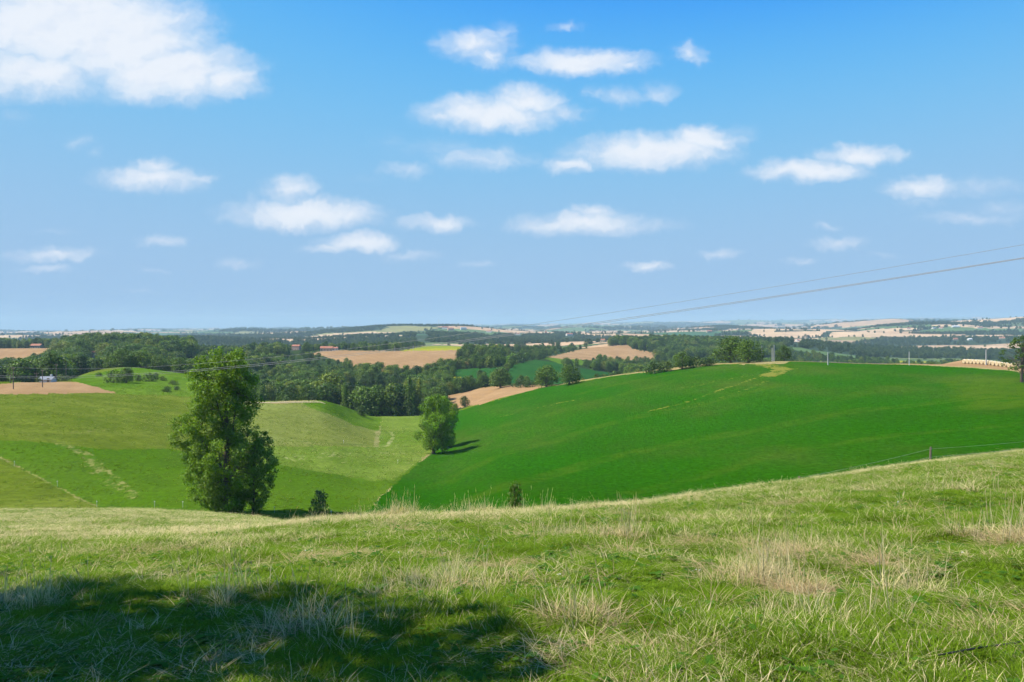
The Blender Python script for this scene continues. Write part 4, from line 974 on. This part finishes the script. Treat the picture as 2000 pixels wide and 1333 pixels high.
for x, yt, yb, d0, d1, st, label in [
    (26,717,761,240,330,'wood','nearest wooden pole with crossarm at the left end of the tan field'), (83,722,757,240,330,'wood','wooden pole with crossarm standing in the middle of the tan field'),
    (20.6,730,749,240,345,'wood','short pole just left of the nearest wooden pole'), (71.5,728,744,240,345,'wood','thin short pole left of the white gatehouse'),
    (110,711,740,240,345,'wood','wooden pole right of the white gatehouse'), (129,706,741,240,345,'wood','tallest wooden pole at the right end of the dark hedge'),
    (1488,676,697,350,420,'concrete','thin pole left of the road bend on the crest'), (1512,674,702,350,420,'concrete','tallest grey pole at the road bend'),
    (1508,680,700,380,430,'concrete','thin pole close behind the tallest one at the road bend'), (1617,688,714.5,330,400,'concrete','grey concrete pole where the road leaves the crest'),
    (1775.6,687,714,300,380,'concrete','leaning grey concrete pole on the crest between road and bales'), (1926,683,714,255,330,'concrete','grey concrete pole standing in front of the row of bales'),
    (771,676,688,800,960,'concrete','pale pole on the skyline of the central tan field'), (807,673,686,800,960,'concrete','pale pole beside the small tree above the central tan field')]:
    g = hit(x, yb, d0, d1); pole(g, (HY - yt) / F * g[1] - g[2], label, st, random.uniform(-.5, .5))
# overhead cables across the valley
def cable(name, off, zs, r, label):
    A = np.array([-136., 200.]); d = np.array([95.6, -85.]); nrm = np.array([.66, .75])
    co = np.polyfit([0, 1, 1.425, 1.762], zs, 2); t = np.linspace(-.3, 2.0, 70); p = A + d * t[:, None] + nrm * off
    o = obj(name, MB().tube(np.stack([p[:, 0], p[:, 1], np.polyval(co, t)], 1), r, 5).mesh(name, M_METAL, True)); tag(o, label, 'cable', 'overhead cables')
cable('overhead_cable', 1.4, [-10.8, -5.4, -.85, 5.2], .014, 'thin upper overhead cable running from the left field to the sky on the right')
cable('overhead_cable', 0., [-13.2, -6.3, -1.57, 4.2], .020, 'middle overhead cable sagging across the valley in front of the tall poplar')
cable('overhead_cable', -.3, [-13.55, -6.55, -1.72, 4.12], .018, 'lowest overhead cable running just under the middle one')
# straw bales, round, in a tight row
M_STRAW = plain('pale_straw', (.56, .44, .26), .95, 5, .3)
def bale_mesh():
    mb = MB(); k = 24; R0 = .72
    rad = np.array([.60, .70, .72, .715, .72, .70, .60]); xs = np.array([-.62, -.58, -.35, 0, .35, .58, .62])
    mb.tube(np.stack([xs * 0, xs, xs * 0 + R0], 1), rad, k); return mb.mesh('bale', M_STRAW, True)
bm_ = bale_mesh()
m_tw = MB()
for y in (-.4, -.2, 0, .2, .4): m_tw.tube([(math.cos(a) * .728, y, .72 + math.sin(a) * .728) for a in np.linspace(0, 6.283, 25)], .012, 4, False)
tw_ = m_tw.mesh('twine', M_WHITE)
B0, B1 = at(1885, 313), at(1989, 286); NB = 15
for k in range(NB):
    p = B0 + (B1 - B0) * k / (NB - 1); p[2] = float(zat(p[0], p[1]))
    side = 'left end of the row' if k == 0 else 'right end of the row' if k == NB - 1 else None
    e = empty('straw_bale', p - np.array([0, 0, .05]), math.atan2(B1[1] - B0[1], B1[0] - B0[0]) + random.uniform(-.06, .06) )
    ordn = ['', 'second', 'third', 'fourth', 'fifth', 'sixth', 'seventh', 'middle', 'seventh', 'sixth', 'fifth', 'fourth', 'third', 'second', ''][k]
    tag(e, ('round straw bale at the ' + side + ' by the oak on the right' if side else 'middle round straw bale of the row near the right edge' if ordn == 'middle' else '%s round straw bale from the %s end of the bale row' % (ordn, 'left' if k < 7 else 'right')), 'bale', 'row of round straw bales'); e.scale = (1.18, 1.18, 1.22)
    b = obj('bale_body', bm_, e); obj('twine', tw_, b)
# dead pale tree in the copse
def dead_tree():
    g = at(806, 428); r = np.random.default_rng(3); mb = MB(); H = 13.
    mb.tube([(0, 0, -.4), (.2, 0, 4), (-.2, 0, 8), (.2, 0, H)], [.3, .24, .17, .05], 7, False)
    for k in range(14): z = 4 + k * .65; a = k * 2.4; limb(mb, (0, 0, z), (math.cos(a) * 2.4, math.sin(a) * 2.4, z + 2.4), .1, .03, r, 6, 5, .3)
    e = empty('dead_tree', g); tag(e, 'bare dead tree with pale branches at the edge of the valley wood', 'tree')
    obj('trunk', mb.mesh('dead_trunk', PALE_BARK, True), e)
dead_tree()
# fence on the crest to the right
FP = [at(1560, 52), at(1817, 53.5), at(2075, 66)]
pl = ['weathered fence post hidden low behind the crest grass', 'weathered fence post standing on the meadow crest to the right', 'fence post just outside the right edge of the picture']
tops = []
for g, lb in zip(FP, pl):
    e = empty('fence_post', g - np.array([0, 0, .3]), random.uniform(0, 1)); tag(e, lb, 'post', 'crest fence posts'); hgt = 1.45
    obj('shaft', MB().tube([(0, 0, 0), (.02, .01, .8), (.04, 0, hgt)], [.075, .07, .06], 8).mesh('fence_shaft', M_WOODP, True), e)
    for q in (.75, 1.3): obj('staple', MB().box(-.02, .02, -.09, -.06, q, q + .03).mesh('staple', M_METAL), e)
    tops.append(g)
for q, nm in ((.48, 'lower fence wire strung between the posts on the right crest'), (1.02, 'upper fence wire strung between the posts on the right crest')):
    pts = []
    for a, b in zip(tops[:-1], tops[1:]):
        for t in np.linspace(0, 1, 14): p = a + (b - a) * t; p[2] += q - math.sin(t * math.pi) * .08; pts.append(p)
    tag(obj('fence_wire', MB().tube(pts, .005, 4).mesh('fence_wire', M_METAL)), nm, 'wire', 'crest fence wires')
# white electric-fence stakes
for x, y, d0, d1, lb in [(28,914,125,260,'white stake at the upper left end of the pasture fence line'), (112,952,125,260,'white stake half way along the left pasture fence line'), (189,991,125,200,'white stake at the lower end of the left pasture fence line'),
    (302,993,120,200,'white stake right of the pasture fence line behind the meadow edge'), (357,993,120,200,'white stake left of the tall poplar behind the meadow edge'), (536,1003,110,160,'white stake in the shade right of the tall poplar'),
    (456,1004,110,160,'short white stake at the foot of the tall poplar'), (647,1011,60,160,'white stake below the small thorn tree'), (777,906,150,260,'white stake on the valley grass near the field edge'), (671,868,180,330,'white stake on the pasture border in the valley')]:
    g = hit(x, y, d0, d1); e = empty('fence_stake', g - np.array([0, 0, .1])); tag(e, lb, 'stake', 'electric fence stakes')
    obj('shaft', MB().tube([(0, 0, 0), (0, 0, 1.05)], [.03, .025], 6).mesh('stake_shaft', M_WHITE), e); obj('insulator', MB().tube([(0, 0, .95), (0, 0, 1.03), (0, 0, 1.15)], [.05, .11, .07], 8).mesh('stake_cap', M_WHITE), e)
# dark cable lying in the grass, lower right
pts = [np.array([x, y, float(zat(x, y)) + .06 + .015 * math.sin(k)]) for k, (x, y) in enumerate([(2.15, 4.02), (2.4, 4.1), (2.65, 4.2), (2.9, 4.33), (3.2, 4.42), (3.6, 4.5)])]
tag(obj('ground_cable', MB().tube(pts, .005, 6).mesh('ground_cable', M_BLACK)), 'dark cable lying in the grass at the lower right corner', 'cable')

# ------------------------------------------------------------------ grass and other ground cover
def blade_mat(name, green, green2, dry, trans=.4):
    m, T = mat(name)
    g = T.add('ShaderNodeAttribute', attribute_name='dry', attribute_type='INSTANCER').outputs['Fac']
    v = T.add('ShaderNodeAttribute', attribute_name='tint').outputs['Fac']
    d = T.add('ShaderNodeAttribute', attribute_name='bdry').outputs['Fac']
    rnd = T.add('ShaderNodeObjectInfo').outputs['Random']
    green, green2, dry = [tuple(v * ALB for v in c) for c in (green, green2, dry)]
    col = T.mix(rnd, green, green2)
    k = T.ramp(T.math('ADD', d, T.math('MULTIPLY', T.math('SUBTRACT', g, .5), 1.15)), .52, .66)
    col = T.mix(k, col, dry)
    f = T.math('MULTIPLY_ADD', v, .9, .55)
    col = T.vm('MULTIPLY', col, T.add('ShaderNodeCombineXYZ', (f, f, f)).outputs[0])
    di = T.add('ShaderNodeBsdfPrincipled', {'Base Color': col, 'Roughness': .7, 'Specular IOR Level': .04}).outputs[0]
    tr = T.add('ShaderNodeBsdfTranslucent', {'Color': T.vm('MULTIPLY', col, (1.2, 1.25, .7))}).outputs[0]
    T.add('ShaderNodeOutputMaterial', {'Surface': T.add('ShaderNodeMixShader', (trans, di, tr)).outputs[0]})
    return m
GRASS = blade_mat('meadow_grass', (.118, .205, .010), (.17, .27, .016), (.66, .55, .30))
STRAWY = blade_mat('straw_stalks', (.56, .46, .23), (.70, .59, .35), (.68, .56, .34))
THATCH = blade_mat('dead_thatch', (.42, .30, .15), (.52, .39, .21), (.50, .37, .20))
WEED = blade_mat('weed_leaves', (.06, .15, .015), (.09, .20, .02), (.12, .2, .03))
PETAL = plain('white_petals', (.8, .8, .78), .6)
#CROPM = leaf_mat('clover_leaves', [(0, (.045, .155, .006)), (.5, (.052, .165, .007)), (1, (.065, .185, .007))], .3, .35)
def blades(name, seed, n, hmin, hmax, width, spread, curve, mt, dryness, lying=0., head=0.):
    r = np.random.default_rng(seed); Vs, Qs, tint, bd, k = [], [], [], [], 0
    for i in range(n):
        a = r.uniform(0, 6.28); rad = spread * math.sqrt(r.uniform()); b = np.array([math.cos(a) * rad, math.sin(a) * rad, -.02])
        h = r.uniform(hmin, hmax); dirn = r.uniform(0, 6.28) if r.uniform() < .5 else a + r.normal(0, .5)
        ben = curve * r.uniform(.25, 1.3) + lying; o = np.array([math.cos(dirn), math.sin(dirn), 0]); side = np.array([-o[1], o[0], 0])
        w = width * r.uniform(.7, 1.3); seg = 3; tv = r.normal(0, .2)
        for s in range(seg + 1):
            t = s / seg; p = b + o * h * ben * t ** 1.7 + np.array([0, 0, h * (t - .45 * min(1.6, ben) * t ** 2.2) + .02])
            if p[2] < .015: p[2] = .015 + .02 * r.uniform()
            ww = w * (1 - t) ** .6 if not head else w * (1 if t < .99 else .2)
            if head and s == seg: ww = w * .3
            Vs += [p - side * ww, p + side * ww]
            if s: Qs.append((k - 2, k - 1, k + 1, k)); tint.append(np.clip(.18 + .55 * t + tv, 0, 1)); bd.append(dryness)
            k += 2
        dv = np.clip(r.normal(dryness, .27), 0, 1); bd[-seg:] = [dv] * seg
        if head:
            p = Vs[-1]; hl = h * .14
            for q in range(3):
                sd = np.array([math.cos(q * 2.1), math.sin(q * 2.1), 0]) * w * 1.5
                Vs += [p + np.array([0, 0, -hl * .4]), p + sd + np.array([0, 0, hl * .2]), p + np.array([0, 0, hl]), p - sd + np.array([0, 0, hl * .2])]; Qs.append((k, k + 1, k + 2, k + 3)); tint.append(.6); bd.append(dv); k += 4
    return mesh_np(name, np.array(Vs), np.array(Qs), mt, True, {'tint': ('FACE', np.array(tint)), 'bdry': ('FACE', np.array(bd))})
def weed_mesh(seed):
    r = np.random.default_rng(seed); n = 14; P = np.stack([r.normal(0, .05, n), r.normal(0, .05, n), r.uniform(.04, .13, n)], 1)
    N = unit(np.stack([r.normal(0, .4, n), r.normal(0, .4, n), np.ones(n)], 1)); V, Q = cards(P, N, r.uniform(.025, .045, n), r, .55)
    return mesh_np('weed', V, Q, WEED, False, {'tint': ('FACE', r.uniform(.3, .8, n)), 'bdry': ('FACE', np.zeros(n))})
def flower_mesh(seed):
    r = np.random.default_rng(seed); mb = MB(); h = .13
    for q in range(3):
        x, y = r.normal(0, .05, 2); z = h * r.uniform(.7, 1.3); mb.tube([(x, y, 0), (x + .01, y, z)], .0018, 3, False)
        for a in np.linspace(0, 6.28, 9)[:-1]:
            c, s_ = math.cos(a), math.sin(a); mb.addvf([(x, y, z), (x + .006 * c - .004 * s_, y + .006 * s_ + .004 * c, z + .006), (x + .014 * c, y + .014 * s_, z + .004), (x + .006 * c + .004 * s_, y + .006 * s_ - .004 * c, z + .006)], [(0, 1, 2, 3)])
    return mb.mesh('flower', PETAL)
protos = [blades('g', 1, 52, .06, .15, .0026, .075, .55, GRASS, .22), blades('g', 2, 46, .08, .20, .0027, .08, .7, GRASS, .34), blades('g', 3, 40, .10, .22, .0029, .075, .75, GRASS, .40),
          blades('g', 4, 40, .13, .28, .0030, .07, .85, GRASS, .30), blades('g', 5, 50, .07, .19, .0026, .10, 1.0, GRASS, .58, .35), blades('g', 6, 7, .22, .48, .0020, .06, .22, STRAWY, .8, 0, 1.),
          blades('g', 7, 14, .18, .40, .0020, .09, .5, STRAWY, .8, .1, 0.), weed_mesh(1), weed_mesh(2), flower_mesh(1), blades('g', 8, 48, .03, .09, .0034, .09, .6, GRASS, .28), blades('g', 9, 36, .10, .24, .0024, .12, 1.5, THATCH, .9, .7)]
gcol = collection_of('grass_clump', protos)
def grass_points(d0, d1, dens, u0, u1):
    A = (u1 - u0) / 2 * (d1 * d1 - d0 * d0); n = int(A * dens); y = np.sqrt(rng.uniform(d0 * d0, d1 * d1, n)); return rng.uniform(u0, u1, n) * y, y
GX, GY, GS, GI, GD, GZ = [], [], [], [], [], []
CREST = lambda px: np.interp(px, COLS, [f[0] for f in FEAT[0]])
for d0, d1, dens, sc in [(2.9, 6, 430, .82), (6, 10, 270, .95), (10, 16, 125, 1.2), (16, 26, 70, 1.45), (26, 42, 34, 1.8), (42, 70, 13, 2.3), (70, 124, 6.5, 3.0)]:
    x, y = grass_points(d0, d1, dens, *((-.95, .95) if d1 < 17 else (-.80, .80))); px_ = CX + F * x / y
    k = region_at(x, y) == ID['meadow']
    k &= (y < CREST(px_) * 1.35 + 3) | (px_ < 700)
    x, y = x[k], y[k]; n = len(x)
    pat = fbm(x / 3.2, y / 3.2, 201, 4) ; fine = fbm(x / .55, y / .55, 205, 3); pat2 = fbm(x / 1.1, y / 1.1, 207, 3)
    crestdist = np.abs(y - CREST(CX + F * x / y)) / CREST(CX + F * x / y)
    dry = np.clip(.375 + pat * .30 + fine * .26 + .16 * (1 - smooth(crestdist, .06, .3)) + .10 * smooth(y, 8, 30) - .10 * smooth(x / y, 0.1, .5) * (crestdist > .25) + (y > 40) * .06, 0, 1)
    u = rng.uniform(size=n); I = np.zeros(n)
    tallness = pat2 + .6 * pat
    I = np.where(tallness < -.28, 10, np.where(tallness < -.05, 0, np.where(tallness < .16, 1, np.where(tallness < .38, 2, 3))))
    I = np.where((u < .10 + .30 * np.clip(dry - .45, 0, 1)), 4, I)
    st = .003 + .016 * np.clip(dry - .5, 0, .5) * 2
    I = np.where(u > 1 - st, 5, I); I = np.where((u < 1 - st) & (u > 1 - st * 4.5), 6, I)
    I = np.where((u > .45) & (u < .485) & (dry < .5), 7 + rng.integers(0, 2, n), I); I = np.where((u > .5) & (u < .5 + .016 * smooth(x / y, -.6, .5) * (fbm(x / 1.5, y / 1.5, 221, 2) > .1)) & (y < 40), 9, I)
    I = np.where((u > .52) & (u < .52 + .035 * (fine > .25)), 11, I)
    s = sc * rng.uniform(.75, 1.3, n); s = np.where(I == 9, s / sc ** .5 * .7, s)
    GX.append(x); GY.append(y); GS.append(s); GI.append(I); GD.append(dry); GZ.append(s / sc * (.42 + .10 * (sc - 1)) * (.75 + .5 * smooth(pat2, -.3, .5)))
# tall tufts standing out on the crest and in the foreground (column, distance, count, spread m, size)
for px0, d, cnt, sp, sz in [(780,20.5,46,.35,1.5),(765,21,20,.5,1.2),(945,21.5,26,.3,1.6),(880,21,14,.4,1.3),(690,20.5,14,.6,1.2),(1205,10.2,20,.2,1.1),(1230,10.0,14,.12,1.2),(1110,11.5,14,.25,1.1),(855,6.6,40,.45,.85),(880,6.2,28,.4,.8),
                            (1450,6.6,40,.30,.95),(1480,6.9,24,.22,.9),(1560,6.1,30,.2,.8),(1540,8.3,30,.35,.9),(1995,8.0,26,.2,1.3),(1885,8.6,20,.3,1.0),(1780,5.9,14,.25,1.0),(30,6.9,22,.35,1.0),(60,6.6,18,.3,.95),(470,6.5,24,.4,1.0),
                            (1000,21.5,20,1.6,1.3),(1100,23,24,2.0,1.3),(620,21,24,1.8,1.3),(280,24,26,3.0,1.3),(1150,5.2,20,.2,.9),(1860,16,16,.5,1.4),(1640,5.0,12,.3,1.),(620,5.2,24,.5,1.0),(1900,30,12,1.0,1.5)]:
    X0 = (px0 - CX) / F * d; x = X0 + rng.normal(0, sp * .6, cnt); y = d + rng.normal(0, sp * .6, cnt)
    GX.append(x); GY.append(y); GS.append(sz * rng.uniform(.7, 1.25, cnt)); GZ.append(GS[-1] * .9); GI.append(rng.choice([5, 6, 6, 4, 3, 11], cnt)); GD.append(np.clip(rng.normal(.72, .12, cnt), 0, 1))
for px0, d, cnt, sp in [(1545,7.7,22,.18),(1585,5.9,20,.13),(1130,5.0,14,.14),(1390,9.2,22,.35),(1880,11,24,.45),(1000,8.5,16,.25),(1700,7.0,12,.15),(640,9.5,20,.35),(1450,13,26,.6),(260,12,24,.5),(1250,16,30,.9),(1985,4.35,14,.12)]:   # flattened dead thatch
    X0 = (px0 - CX) / F * d; GX.append(X0 + rng.normal(0, sp, cnt)); GY.append(d + rng.normal(0, sp * .7, cnt)); GS.append(rng.uniform(.7, 1.2, cnt)); GZ.append(rng.uniform(.35, .6, cnt)); GI.append(np.full(cnt, 11)); GD.append(np.full(cnt, .95))
x = np.concatenate(GX); y = np.concatenate(GY); s = np.concatenate(GS); I = np.concatenate(GI).astype(float); dr = np.concatenate(GD); gz = np.concatenate(GZ); n = len(x)
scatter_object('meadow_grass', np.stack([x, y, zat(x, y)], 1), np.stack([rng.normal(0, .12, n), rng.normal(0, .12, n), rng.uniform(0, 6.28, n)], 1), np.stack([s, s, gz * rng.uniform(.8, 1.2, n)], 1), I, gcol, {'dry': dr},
               'rough meadow grass with green and straw-dry tufts covering the foreground hillside', 'grass')
print('grass clumps', n)
# tufts on the grazed slopes
x, y = grass_points(122, 330, 1.3, -.78, .0); rg = region_at(x, y); k = np.isin(rg, [ID['pasture'], ID['mown_grass'], ID['lush_grass'], ID['valley_grass'], ID['hill_grass'], ID['dry_verge']])
pat = fbm(x / 6, y / 6, 311, 3); k &= (rng.uniform(size=len(x)) < .45 + pat); x, y, rg, pat = x[k], y[k], rg[k], pat[k]; n = len(x); s = rng.uniform(1.2, 2.6, n)
dr = np.where(rg == ID['pasture'], .36, np.where(rg == ID['dry_verge'], .7, np.where(np.isin(rg, [ID['valley_grass'], ID['mown_grass']]), .45, .2))) + rng.normal(0, .08, n)
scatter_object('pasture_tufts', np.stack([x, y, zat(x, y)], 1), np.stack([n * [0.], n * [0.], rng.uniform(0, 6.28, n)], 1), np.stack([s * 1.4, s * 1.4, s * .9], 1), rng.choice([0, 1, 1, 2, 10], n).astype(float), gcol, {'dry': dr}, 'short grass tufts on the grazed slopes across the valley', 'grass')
print('tufts', n)
